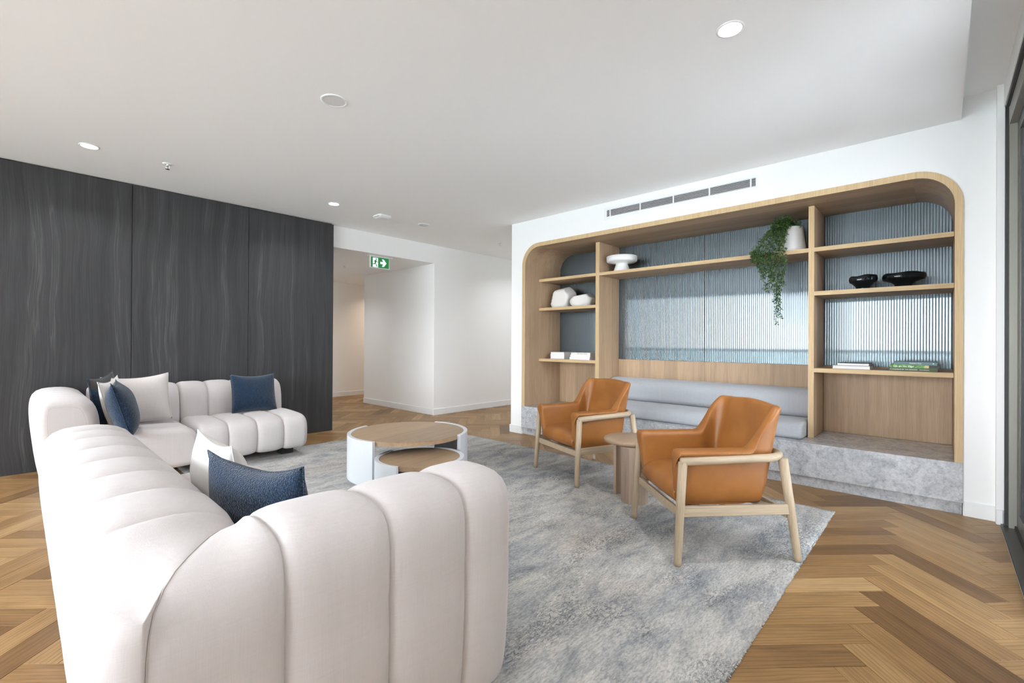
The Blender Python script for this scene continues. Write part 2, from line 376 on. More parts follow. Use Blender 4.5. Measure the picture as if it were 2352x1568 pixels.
def shown(bo):
    c0, wv_, lv, poly, full, cx_, cy_ = bo
    if all(1.06 < p[0] < 3.9 and .57 < p[1] < 5.2 for p in poly): return 0        # under the rug
    if cx_ < 1.0 and 1.1 < cy_ < 3.1 and cx_ > .1: return 0                        # under the near sofa
    if cy_ > 4.9 and .1 < cx_ < 2.0 and cy_ < 5.9: return 0
    if cx_ > 4.6 and cy_ < 4.2: return 0
    if cy_ > 6.1 and cx_ > 4.7 and cy_ < 8.2: return 0
    if cy_ > 6.0 and cx_ < 2.8: return 0
    pp = [proj((p[0], p[1], 0)) for p in poly]
    if any(p is None for p in pp): return 0
    if all(p[0] < 0 for p in pp) or all(p[0] > 2352 for p in pp) or all(p[1] > 1568 for p in pp): return 0
    if all(p[0] > 130 and p[1] > 1200 and p[0] < 1165 for p in pp): return 0
    return abs(sum(pp[i][0]*pp[(i+1) % len(pp)][1]-pp[(i+1) % len(pp)][0]*pp[i][1] for i in range(len(pp))))/2
BO.sort(key=shown, reverse=True)
def board_bm(bm, poly, c0, wv_, lv, uvoff=(0, 0), tone=None, local=False, bev=.0015):
    uvl = bm.loops.layers.uv.get('UVMap') or bm.loops.layers.uv.new('UVMap')
    tl = bm.loops.layers.uv.get('tone') or bm.loops.layers.uv.new('tone')
    cx_, cy_ = sum(p[0] for p in poly)/len(poly), sum(p[1] for p in poly)/len(poly)
    def ins(p, d):
        v = Vector((cx_-p[0], cy_-p[1])); l = v.length or 1; return (p[0]+v.x/l*d, p[1]+v.y/l*d)
    bot = [bm.verts.new((p[0], p[1], -.0035)) for p in poly]; mid = [bm.verts.new((p[0], p[1], -.0012)) for p in poly]; top = [bm.verts.new((*ins(p, .0014), 0)) for p in poly]
    fs = [bm.faces.new(top)]
    n = len(poly)
    for i in range(n):
        fs.append(bm.faces.new((mid[i], mid[(i+1) % n], top[(i+1) % n], top[i]))); fs.append(bm.faces.new((bot[i], bot[(i+1) % n], mid[(i+1) % n], mid[i])))
    for f in fs:
        for l in f.loops:
            q = Vector((l.vert.co.x, l.vert.co.y))-c0
            l[uvl].uv = (q.dot(lv)+uvoff[0], q.dot(wv_)+uvoff[1])
            if tone is not None: l[tl].uv = (tone, 0)
shared = None; nsolo = 0; rest = bmesh.new()
for k, bo in enumerate(BO):
    c0, wv_, lv, poly, full, cx_, cy_ = bo
    if k < 300 and shown(bo) > 0:
        if full:
            if shared is None:
                bm = bmesh.new(); pl = [(g, g), (bl-g, g), (bl-g, bw-g), (g, bw-g)]
                board_bm(bm, pl, Vector((0, 0)), Vector((0, 1)), Vector((1, 0)))
                o = link('plank', bm, 'floor_oak', floor); shared = o.data
            else:
                o = bpy.data.objects.new('plank', shared); C.objects.link(o); o.parent = floor
            # local x = length, local y = width; mirror-free placement
            if lv.x*wv_.y-lv.y*wv_.x > 0: o.location = (c0.x, c0.y, 0); a = lv
            else: o.location = (c0.x+wv_.x*bw, c0.y+wv_.y*bw, 0); a = lv
            o.rotation_euler = (0, 0, math.atan2(a.y, a.x))
        else:
            bm = bmesh.new(); board_bm(bm, [(p[0]-cx_, p[1]-cy_) for p in poly], c0-Vector((cx_, cy_)), wv_, lv)
            o = link('plank', bm, 'floor_oak', floor); o.location = (cx_, cy_, 0)
    else:
        board_bm(rest, poly, c0, wv_, lv, (random.random()*60, random.random()*60), random.random())
o = link('plank_field', rest, 'floor_oak_rest', floor); o['kind'] = 'stuff'
# walls
wl = struct(link('wall_left', box(XW-.3, 2.85, YD+.022, YD+.3, 0, ZC), 'bronze_dark'))
for x0, x1 in ((XW, -3.4665), (-3.4615, -2.4045), (-2.3995, -1.3425), (-1.3375, -.2805), (-.2755, .7775), (.7825, 1.8375), (1.8425, 2.867)):
    o = link('veneer_panel', box(x0, x1, YD, YD+.02, .002, ZC-.012, bev=.001, seg=1), 'charcoal_veneer', wl)
o = link('end_panel', box(2.852, 2.867, YD+.022, YD+.3, .002, ZC-.012), 'charcoal_veneer', wl)
# bookcase wall with the rounded niche cut in it
oy0, oy1, oz, orad = -.113, 3.977, 2.44, .27
def niche(y0, y1, z1, r, z0): return [(y1, z0)]+arc(y1-r, z1-r, r, 0, 90, 12)+arc(y0+r, z1-r, r, 90, 180, 12)+[(y0, z0)]
struct(link('wall_right_pier', box(XS, 5.32, -.268, oy0, 0, 2.90), 'wall_white')); struct(link('wall_right_far', box(XS, 5.32, oy1, 4.177, 0, 2.90), 'wall_white'))
bm = box(XS, 5.32, oy0, oy1, oz, 2.90)
prism([(oy1, oz)]+arc(oy1-orad, oz-orad, orad, 90, 0, 12), XS, 5.32, 'x', bm); prism([(oy0, oz)]+arc(oy0+orad, oz-orad, orad, 180, 90, 12), XS, 5.32, 'x', bm)
wr = struct(link('wall_right', bm, 'wall_white'))
struct(link('wall_right_nib', box(4.414, 5.32, YS-.14, -.268, 0, 2.9), 'wall_white'))
struct(link('wall_right_back', box(5.321, 5.40, YS-.14, 4.177, 0, 2.9), 'wall_white'))
# hall
struct(link('wall_hall', box(4.597, 7.5, 6.0, 8.2, 0, ZC), 'wall_white'))
struct(link('wall_hall_back', box(2.0, 7.5, 9.5, 9.6, 0, 2.8), 'wall_white'))
struct(link('wall_hall_left', box(2.55, 2.85, YD+.3, 9.5, 0, 2.8), 'wall_white'))
struct(link('wall_hall_end', box(7.5, 7.6, 4.1, 9.6, 0, 2.8), 'wall_white'))
struct(link('wall_corridor', box(5.4, 7.5, 4.1, 4.177, 0, ZC), 'wall_white'))
hc = struct(link('ceiling_hall', prism([(2.868, 6.0), (4.597, 6.0), (4.597, 8.2), (7.5, 8.2), (7.5, 9.5), (2.85, 9.5), (2.85, 6.3), (2.868, 6.3)], 2.456, ZC+.0, 'z'), 'wall_white'))
# ceiling
struct(link('ceiling', box(XW-.1, 7.6, -.10, 9.6, ZC, ZC+.25), 'ceiling_white'))
struct(link('ceiling_recess', box(XW-.1, 5.4, YS-.14, -.10, 2.90, 3.0), 'ceiling_white'))
# south and west sides: piers, heads and glazing
struct(link('wall_south', box(XW-.1, 2.4, YS-.14, YS, 0, 2.90), 'wall_white'))
struct(link('trim_1', box(2.4, 4.414, YS-.14, YS, 2.745, 2.90), 'wall_white'))
struct(link('trim_2', box(XW-.10, XW, YS, YD, 2.70, ZC), 'wall_white'))
# baseboards
BBH = .10
def base(name, *a):
    struct(link(name, box(*a, bev=.003, seg=1), 'gloss_white'))
base('baseboard_right', XS-.014, XS, -.268, -.116, 0, BBH)
base('baseboard_right_far', XS-.014, XS, 3.98, 4.191, 0, BBH)
base('baseboard_return', XS, 5.4, 4.177, 4.191, 0, BBH)
base('baseboard_nib', 4.400, 4.414, YS-.0, -.268, 0, BBH)
base('baseboard_hall', 4.583, 7.5, 5.986, 6.0, 0, BBH)
base('baseboard_hall_side', 4.583, 4.597, 6.0, 8.2, 0, BBH)
base('baseboard_hall_back', 2.85, 7.5, 9.486, 9.5, 0, BBH)
# ---- west glazing
def window(name, p0, p1, along, fixed, z0, z1, nb, out, fr='bronze_frame'):
    """a glazed run between p0 and p1 on axis `along`, frame posts and one pane per bay"""
    e = bpy.data.objects.new(name, None); C.objects.link(e); e['kind'] = 'structure'
    def bx(a0, a1, t0, t1, zz0, zz1):
        return box(a0, a1, t0, t1, zz0, zz1) if along == 'x' else box(t0, t1, a0, a1, zz0, zz1)
    t0, t1 = sorted((fixed, fixed+out*.10))
    link('frame_head', bx(p0, p1, t0, t1, z1-.06, z1), fr, e); link('frame_sill', bx(p0, p1, t0, t1, z0, z0+.045), fr, e)
    step = (p1-p0)/nb
    for i in range(nb+1):
        c = p0+i*step; a0, a1 = max(p0, c-.03), min(p1, c+.03)
        link('frame_post', bx(a0, a1, t0, t1, z0+.045, z1-.06), fr, e)
    tm = (t0+t1)/2
    for i in range(nb):
        link('pane', bx(p0+i*step+.03, p0+(i+1)*step-.03, tm-.004, tm+.004, z0+.045, z1-.06), 'clear_glass', e)
    return e
window('window_1', YS, YD, 'y', XW, 0, 2.70, 4, -1)
# ---- south sliding door
dr = bpy.data.objects.new('door_1', None); C.objects.link(dr); dr['kind'] = 'structure'
dx0, dx1 = 2.4, 4.412
link('threshold', box(dx0, dx1+.0, YS-.14, YS+.012, -.01, .012), 'bronze_frame', dr)
link('track', box(dx0, dx1, YS-.065, YS-.045, .012, .03), 'bronze_dark', dr)
link('jamb', box(4.380, dx1, YS-.13, YS-.004, .012, 2.745), 'bronze_dark', dr)
link('jamb_face', box(4.335, 4.380, YS-.13, YS-.02, .012, 2.745), 'bronze_light', dr)
link('head_track', box(dx0, 4.335, YS-.13, YS-.004, 2.715, 2.745), 'bronze_dark', dr)
link('head_rail', box(dx0, 4.335, YS-.13, YS-.02, 2.60, 2.715), 'bronze_light', dr)
lf = link('sliding_leaf', box(4.215, 4.332, YS-.10, YS-.055, .03, 2.60), 'bronze_frame', dr)
link('leaf_rail', box(3.4, 4.215, YS-.10, YS-.055, .03, .13), 'bronze_frame', lf)
link('leaf_rail', box(3.4, 4.215, YS-.10, YS-.055, 2.52, 2.60), 'bronze_frame', lf)
link('leaf_gasket', box(4.205, 4.215, YS-.09, YS-.062, .13, 2.52), 'bronze_dark', lf)
link('leaf_stile', box(3.3, 3.4, YS-.10, YS-.055, .03, 2.60), 'bronze_frame', lf)
link('pane', box(3.4, 4.205, YS-.08, YS-.072, .13, 2.52), 'clear_glass', lf)
link('fixed_stile', box(dx0, dx0+.08, YS-.13, YS-.02, .012, 2.60), 'bronze_frame', dr)
link('pane', box(dx0+.08, 3.3, YS-.125, YS-.117, .03, 2.60), 'clear_glass', dr)
# ---- outside: balcony, balustrade, slab above, sea
def outdoor(name, bm, mat, label, cat): return tag(link(name, bm, mat), label, cat)
struct(link('floor_balcony', prism([(XW-.1, 8), (-7.1, 8), (-7.1, -2.1), (6.5, -2.1), (6.5, YS-.14), (XW-.1, YS-.14)], -.25, -.03, 'z'), 'concrete'))
struct(link('wall_balcony', box(4.5, 4.62, -2.2, YS-.14, -.03, 2.9), 'wall_white'))
struct(link('wall_sky_block', box(2.0, 4.62, -2.3, -2.2, -.03, 2.9), 'wall_white'))  # unseen wall added to block most of the sky outside the sliding door
bal = thing('balustrade', 'glass balcony balustrade with dark top rail outside the windows', 'balustrade', (-7.0, 0, -.03))
link('handrail', box(-.03, .03, -1.95, 8, .96, 1.05), 'bronze_dark', bal); link('handrail', box(.03, 9.0, -2.03, -1.97, 1.0, 1.04), 'bronze_dark', bal)
for i in range(7): link('glass_panel', box(-.006, .006, -1.93+i*1.42, -.55+i*1.42, .03, 1.0), 'rail_glass', bal)
for i in range(5): link('glass_panel', box(.05+i*1.79, 1.81+i*1.79, -2.006, -1.994, .03, 1.0), 'rail_glass', bal)
for i in range(7): link('post', box(-.02, .02, -1.945+i*1.42-.012, -1.945+i*1.42+.012, 0, 1.0), 'bronze_dark', bal)
bm = bmesh.new(); bmesh.ops.create_grid(bm, x_segments=2, y_segments=2, size=2500)
for v_ in bm.verts: v_.co.z = -24
o = link('sea', bm, 'sea'); tag(o, 'pale green-blue sea stretching to the horizon beyond the balcony', 'sea', kind='stuff')

# ------------------------------------------------------------------ bookcase
XF, XSH, XB = 4.459, 4.745, 5.22
PT = .363
bc = thing('bookcase', 'built-in oak bookcase niche with rounded corners and ribbed glass back', 'bookcase', (XF, 1.93, PT))
O = Vector((XF, 1.93, PT))
def loc_(bm): bmesh.ops.translate(bm, verts=bm.verts[:], vec=-O); return bm
iy0, iy1, iz, irad = -.069, 3.925, 2.392, .225
outer = niche(oy0, oy1, oz, orad, PT); inner = niche(iy0, iy1, iz, irad, PT)
bm = bmesh.new()
ra = [[bm.verts.new((x, *p)) for p in pts] for x, pts in ((XF, outer), (XF, inner), (XB+.02, inner), (XB+.02, outer))]
mi = []
for i in range(len(outer)-1):
    for k in range(4):
        a, b_ = ra[k], ra[(k+1) % 4]; f = bm.faces.new((a[i], a[i+1], b_[i+1], b_[i])); f.smooth = True
        if k == 0: f.material_index = 1
        elif 12 < i < 14: f.material_index = 2
for e_ in (0, -1): bm.faces.new([ra[k][e_] for k in range(4)])
fr = link('surround', loc_(bm), ['oak_upright', 'oak_edge_upright', 'oak_along'], bc)
md = fr.modifiers.new('es', 'EDGE_SPLIT'); md.split_angle = math.radians(40)
def bpart(name, mat, *a, bev=.0012): return link(name, loc_(box(*a, bev=bev, seg=1)), mat, bc)
D1 = (2.995, 3.046); D2 = (.813, .856)
for d in (D1, D2):
    o = bpart('divider', 'oak_upright', XSH, XB, d[0], d[1], PT+.001, iz-.0005)
    link('edge_strip', loc_(box(XSH-.002, XSH, d[0], d[1], PT+.001, iz-.0005)), 'oak_edge_upright', o)
def shelf(y0, y1, zt, th=.036):
    o = bpart('shelf', 'oak_along', XSH, XB-.012, y0+.0005, y1-.0005, zt-th, zt)
    link('edge_strip', loc_(box(XSH-.002, XSH, y0+.0005, y1-.0005, zt-th, zt)), 'oak_edge', o)
for zt in (2.025, 1.642, .972): shelf(D1[1], iy1, zt); shelf(iy0, D2[0], zt)
shelf(D2[1], D1[0], 2.025)
GB = .982
for y0, y1 in ((D1[1], iy1), (iy0, D2[0]), (D2[1], D1[0])):
    n = 2 if y1-y0 > 1.5 else 1
    for i in range(n): bpart('back_panel', 'oak_upright', XB-.012, XB+.005, y0+(y1-y0)*i/n+.001, y0+(y1-y0)*(i+1)/n-.001, PT+.001, GB-.002)
# fluted glass: every flute is modelled
def fluted(y0, y1, ztop, z0=GB, pitch=.019, amp=.0012):
    n = max(1, round((y1-y0)/pitch)); sub = 8; bm = bmesh.new(); lo = []; hi = []
    for i in range(n*sub+1):
        y = y0+(y1-y0)*i/(n*sub); t = (i % sub)/sub
        x = XB-.012-amp*math.sin(PI*t)**1.0
        zt = ztop(y)
        lo.append(bm.verts.new((x, y, z0))); hi.append(bm.verts.new((x, y, zt)))
    for i in range(n*sub):
        f = bm.faces.new((lo[i], lo[i+1], hi[i+1], hi[i])); f.smooth = True
    back = [bm.verts.new((XB-.004, y0, z0)), bm.verts.new((XB-.004, y1, z0))]
    return link('fluted_glass', loc_(bm), 'fluted_mirror', bc)
def ztop(y):
    z = iz-.002
    for cy, s in ((iy1-irad, 1), (iy0+irad, -1)):
        if (y-cy)*s > 0: z = min(z, iz-irad+math.sqrt(max(irad**2-(y-cy)**2, 0))-.002)
    return z
fluted(D1[1]+.001, iy1-.002, ztop); fluted(iy0+.002, D2[0]-.001, ztop)
fluted(D2[1]+.001, 1.928, ztop); fluted(1.932, D1[0]-.001, ztop)
# stone bench under it
sb = thing('stone_bench', 'long mottled grey stone bench plinth below the oak bookcase', 'bench', (XF-.004, 1.93, 0))
O2 = Vector((XF-.004, 1.93, 0))
def sl(bm): bmesh.ops.translate(bm, verts=bm.verts[:], vec=-O2); return bm
link('slab', sl(box(XF-.004, XB+.02, oy0+.0005, oy1-.0005, .088, PT, bev=.002, seg=1)), 'grey_stone', sb)
link('kick', sl(box(XF+.035, XB+.02, oy0+.004, oy1-.0005, 0, .0875)), 'grey_stone', sb)
# bench cushions
def soft(name, poly, y0, y1, mat, label, cat, r=.03):
    """cushion with the given x-z outline, ends rounded"""
    bm = bmesh.new(); n = len(poly); cxm = sum(p[0] for p in poly)/n; czm = sum(p[1] for p in poly)/n; rings = []
    st = [(y0, 1)]+[(y0+r*(1-math.cos(a)), 1-math.sin(a)) for a in (PI/8, PI/4, PI*3/8, PI/2)]
    st = st+[(y0+(y1-y0)*k/12, 0) for k in range(1, 12)]+[(y1-(y-y0), q) for y, q in reversed(st)]
    for y, q in st:
        rings.append([bm.verts.new((p[0]+(cxm-p[0])*q*r/.2, y, p[1]+(czm-p[1])*q*r/.14)) for p in poly])
    for a, b_ in zip(rings, rings[1:]):
        for i in range(n): bm.faces.new((a[i], a[(i+1) % n], b_[(i+1) % n], b_[i])).smooth = True
    bm.faces.new(rings[0]); bm.faces.new(rings[-1])
    return tag(link(name, bm, mat), label, cat)
def rrect(x0, x1, z0, z1, rs, n=6):
    """rounded rectangle, radii (x0z0, x1z0, x1z1, x0z1)"""
    return arc(x0+rs[0], z0+rs[0], rs[0], 180, 270, n)+arc(x1-rs[1], z0+rs[1], rs[1], 270, 360, n)+arc(x1-rs[2], z1-rs[2], rs[2], 0, 90, n)+arc(x0+rs[3], z1-rs[3], rs[3], 90, 180, n)
cs = soft('seat_cushion', rrect(4.565, 5.19, PT+.001, .505, (.03, .01, .02, .085)), .868, 2.985, 'grey_wool', 'long pale grey wool seat cushion lying on the stone bench', 'cushion')
bo_ = soft('back_bolster', rrect(4.93, 5.195, .506, .765, (.06, .02, .05, .11)), .865, 2.985, 'grey_wool', 'long pale grey wool bolster against the oak panelling of the bench', 'cushion')

# air grille
gv = thing('air_grille', 'long white linear air-conditioning grille above the bookcase', 'vent', (XS-.004, 1.97, 2.622))
O3 = Vector((XS-.004, 1.97, 2.622))
def gl_(bm): bmesh.ops.translate(bm, verts=bm.verts[:], vec=-O3); return bm
gy0, gy1, gz0, gz1 = 1.21, 2.73, 2.585, 2.66
bm = bmesh.new()
for a in ((1.185, 2.765, gz1, 2.688), (1.185, 2.765, 2.555, gz0), (1.185, gy0, gz0, gz1), (gy1, 2.765, gz0, gz1)): box(XS-.004, XS+.001, *a, bm=bm)
link('face_plate', gl_(bm), 'gloss_white', gv)
link('duct_shadow', gl_(box(XS-.0015, XS+.001, gy0, gy1, gz0, gz1)), 'vent_dark', gv)
for i in range(6): z = gz0+.006+i*(gz1-gz0-.012)/5.0; link('louvre', gl_(box(XS-.007, XS-.0016, gy0, gy1, z-.0016, z+.0016)), 'gloss_white', gv)
for y in (2.686, 2.325, 1.965, 1.612, 1.25): link('mullion', gl_(box(XS-.008, XS-.0016, y-.006, y+.006, gz0, gz1)), 'gloss_white', gv)

# ------------------------------------------------------------------ ceiling fittings
def downlight(x, y, label, z=ZC, r=.054, power=7, col=(.95, .98, 1)):
    t = thing('downlight', label, 'ceiling light', (x, y, z), group='recessed ceiling downlights')
    link('trim_ring', lathe([(r+.012, 0), (r+.012, -.002), (r+.004, -.005), (r, -.004), (r, .0)], 36), 'gloss_white', t, True)
    link('lens', lathe([(r, -.003), (0, -.0032)], 36), 'lamp_glow', t)
    l = bpy.data.lights.new('downlight_beam', 'AREA'); l.shape = 'DISK'; l.size = 2*r; l.spread = math.radians(140); l.energy = power; l.color = col
    lo = bpy.data.objects.new('downlight_beam', l); C.objects.link(lo); lo.parent = t; lo.location = (0, 0, -.008)
    return t
downlight(.39, 5.047, 'lit round downlight in the ceiling before the charcoal panels, over the sofa corner')
downlight(2.451, 5.065, 'lit round downlight in the ceiling near the end of the charcoal wall')
downlight(2.416, .774, 'lit round downlight in the ceiling above the tan armchairs')
downlight(5.75, 8.85, 'lit downlight in the corridor behind the white hall wall', 2.456, power=6, col=(1, .80, .60))
downlight(.39, .774, 'added unseen downlight in the ceiling over the back of the near sofa', power=3)  # unseen lamp added to lift the near sofa's outer face
downlight(-1.67, 5.05, 'added unseen downlight in the ceiling before the charcoal wall, nearest the windows')  # out of view, added to brighten the room; continues the visible row
downlight(-1.67, .774, 'added unseen downlight in the ceiling by the plain white wall and the windows')  # added out of view for more light indoors
downlight(-1.67, 2.9, 'added unseen downlight in the middle of the ceiling before the windows')  # another unseen lamp, added as fill from the window side
downlight(6.3, 5.06, 'added unseen downlight in the passage behind the bookcase wall', power=6)  # hidden lamp added to brighten the passage and far ceiling
downlight(3.4, 8.0, 'added unseen downlight in the hall ceiling behind the charcoal wall', 2.456, power=6)  # hidden lamp added to lighten the hall walls
t = thing('ceiling_speaker', 'large round flush white ceiling speaker with fine grille', 'speaker', (1.40, 2.897, ZC))
link('bezel', lathe([(.083, 0), (.083, -.003), (.078, -.006), (.066, -.006), (.066, 0)], 48), 'gloss_white', t, True)
link('grille', lathe([(.066, -.005), (.03, -.006), (0, -.006)], 48), 'grille_white', t, True)
t = thing('round_diffuser', 'flush round white ceiling disc beside the square smoke detector', 'vent', (3.695, 5.065, ZC))
link('bezel', lathe([(.075, 0), (.075, -.004), (.062, -.007), (.058, 0)], 40), 'gloss_white', t, True)
link('disc', lathe([(.058, -.003), (.012, -.005), (.010, -.008), (0, -.008)], 40), 'grille_white', t, True)
t = thing('smoke_detector', 'square white smoke detector on the ceiling before the hall', 'detector', (3.094, 5.102, ZC))
bm = bmesh.new()
def sq(h, z, c=.02): return [bm.verts.new((x, y, z)) for x, y in ((h-c, h), (-h+c, h), (-h, h-c), (-h, -h+c), (-h+c, -h), (h-c, -h), (h, -h+c), (h, h-c))]
rs = [sq(.085, 0), sq(.088, -.018), sq(.078, -.026), sq(.06, -.036)]
for a, b_ in zip(rs, rs[1:]):
    for k in range(8): bm.faces.new((a[k], a[(k+1) % 8], b_[(k+1) % 8], b_[k]))
bm.faces.new(rs[-1]); bm.faces.new(rs[0])
link('housing', bm, 'gloss_white', t)
link('vent_slot', box(-.089, .089, -.05, .05, -.0205, -.0185), 'vent_dark', t)
def sprinkler(x, y, z, label):
    t = thing('sprinkler', label, 'sprinkler', (x, y, z), group='ceiling sprinklers')
    link('escutcheon', lathe([(.038, 0), (.036, -.005), (.02, -.008), (.012, -.008), (.012, 0)], 28), 'gloss_white', t, True)
    link('body', lathe([(.010, -.002), (.010, -.02), (.006, -.022), (0, -.022)], 16), 'chrome', t, True)
    for s in (-1, 1): link('yoke_arm', tube([(s*.009, 0, -.016), (s*.014, 0, -.03), (s*.004, 0, -.046)], .002, 6), 'chrome', t)
    link('deflector', lathe([(.004, -.044), (.017, -.047), (.017, -.049), (0, -.049)], 20), 'chrome', t)
sprinkler(.902, 5.028, ZC, 'small sprinkler head on the ceiling above the sofa by the charcoal wall')
sprinkler(5.153, 5.07, ZC, 'small sprinkler head on the ceiling behind the bookcase wall corner')
sprinkler(3.739, 7.334, 2.456, 'small sprinkler head under the lower hall ceiling')
# exit sign
ex = thing('exit_sign', 'green running-man exit sign with arrow hanging from the hall ceiling', 'sign', (3.70, 6.165, 2.456))
link('mount', box(-.185, .20, -.03, .03, -.012, 0, bev=.002, seg=1), 'gloss_white', ex)
link('frame', box(-.165, .165, -.012, .012, -.178, -.012, bev=.002, seg=1), 'gloss_white', ex)
gp = link('green_panel', box(-.150, .150, -.0135, -.0125, -.168, -.016), 'sign_green', ex)
def flat(name, poly, mat, y=-.0145, th=.0008, par=gp):
    return link(name, prism(poly, y, y+th, 'y'), mat, par)
flat('door_pictogram', [(-.122, -.164), (-.035, -.164), (-.035, -.026), (-.122, -.026)], 'sign_white')
ax, az = .055, -.092
flat('arrow', [(ax-.052, az-.017), (ax-.004, az-.017), (ax-.026, az-.055), (ax+.008, az-.055), (ax+.052, az), (ax+.008, az+.055), (ax-.026, az+.055), (ax-.004, az+.017), (ax-.052, az+.017)], 'sign_white')
rm = bmesh.new()
for poly in (arc(-.066, -.046, .0105, 0, 330, 10),
             [(-.088, -.062), (-.064, -.060), (-.060, -.078), (-.074, -.104), (-.090, -.100)],
             [(-.088, -.062), (-.106, -.086), (-.100, -.090), (-.082, -.072)],
             [(-.066, -.064), (-.050, -.082), (-.036, -.084), (-.036, -.091), (-.054, -.090), (-.068, -.078)],
             [(-.090, -.098), (-.076, -.096), (-.062, -.122), (-.050, -.150), (-.062, -.156), (-.072, -.126)],
             [(-.090, -.098), (-.078, -.106), (-.092, -.126), (-.130, -.124), (-.130, -.116), (-.100, -.114)]): prism(poly, -.0155, -.0146, 'y', rm)
link('running_figure', rm, 'sign_green', gp)

# ------------------------------------------------------------------ rug
bm = bmesh.new(); rx0, rx1, ry0, ry1 = 1.02, 3.925, .545, 5.245
nx, ny = 60, 96
rng = random.Random(3)
wob = lambda: rng.uniform(-.004, .004)
gr = {}
for i in range(nx+1):
    for j in range(ny+1):
        x = rx0+(rx1-rx0)*i/nx; y = ry0+(ry1-ry0)*j/ny; e = i in (0, nx) or j in (0, ny)
        if i in (0, nx): x += wob()
        if j in (0, ny): y += wob()
        gr[i, j] = bm.verts.new((x, y, .007 if e else .012))
for i in range(nx):
    for j in range(ny): bm.faces.new((gr[i, j], gr[i+1, j], gr[i+1, j+1], gr[i, j+1])).smooth = True
edge = [gr[i, 0] for i in range(nx+1)]+[gr[nx, j] for j in range(1, ny+1)]+[gr[i, ny] for i in range(nx-1, -1, -1)]+[gr[0, j] for j in range(ny-1, 0, -1)]
low = [bm.verts.new((v_.co.x, v_.co.y, .0006)) for v_ in edge]
for k in range(len(edge)): bm.faces.new((edge[k], edge[(k+1) % len(edge)], low[(k+1) % len(low)], low[k]))
bm.faces.new(low)
rug = thing('rug', 'large pale grey distressed rug with blue-grey patches under the seating', 'rug', (0, 0, 0))
link('pile', bm, 'rug_pile', rug)
fbm = bmesh.new()
def tuft(x, y, dx, dy):
    l = rng.uniform(.002, .006); a = rng.uniform(-.5, .5); ca, sa = math.cos(a), math.sin(a)
    tube([(x, y, .005), (x+(dx*ca-dy*sa)*l, y+(dx*sa+dy*ca)*l, .003)], [.0030, .0016], 4, fbm)
for k in range(900):
    y = rng.uniform(ry0, ry1); tuft(rx1, y, 1, 0)
    if k < 560: x = rng.uniform(rx0, rx1); tuft(x, ry0, 0, -1); tuft(x, ry1, 0, 1)
o = link('fringe', fbm, 'rug_pile', rug); o['kind'] = 'stuff'

# ------------------------------------------------------------------ sofas
def smooth_profile(pts, n=44):
    """resample a closed polyline after Chaikin rounding"""
    for _ in range(2):
        q = []
        for i, p in enumerate(pts):
            r = pts[(i+1) % len(pts)]; q += [(p[0]*.75+r[0]*.25, p[1]*.75+r[1]*.25), (p[0]*.25+r[0]*.75, p[1]*.25+r[1]*.75)]
        pts = q
    L = [0]
    for i, p in enumerate(pts): r = pts[(i+1) % len(pts)]; L.append(L[-1]+math.hypot(r[0]-p[0], r[1]-p[1]))
    out = []; k = 0
    for i in range(n):
        d = L[-1]*i/n
        while L[k+1] < d: k += 1
        f = (d-L[k])/(L[k+1]-L[k]); p, r = pts[k], pts[(k+1) % len(pts)]; out.append((p[0]+f*(r[0]-p[0]), p[1]+f*(r[1]-p[1])))
    return out
def normals(pr):
    n = len(pr); area = sum(pr[i][0]*pr[(i+1) % n][1]-pr[(i+1) % n][0]*pr[i][1] for i in range(n)); s = 1 if area > 0 else -1
    o = []
    for i in range(n):
        a, b_ = pr[i-1], pr[(i+1) % n]; d = (b_[0]-a[0], b_[1]-a[1]); l = math.hypot(*d) or 1; o.append((s*d[1]/l, -s*d[0]/l))
    return o
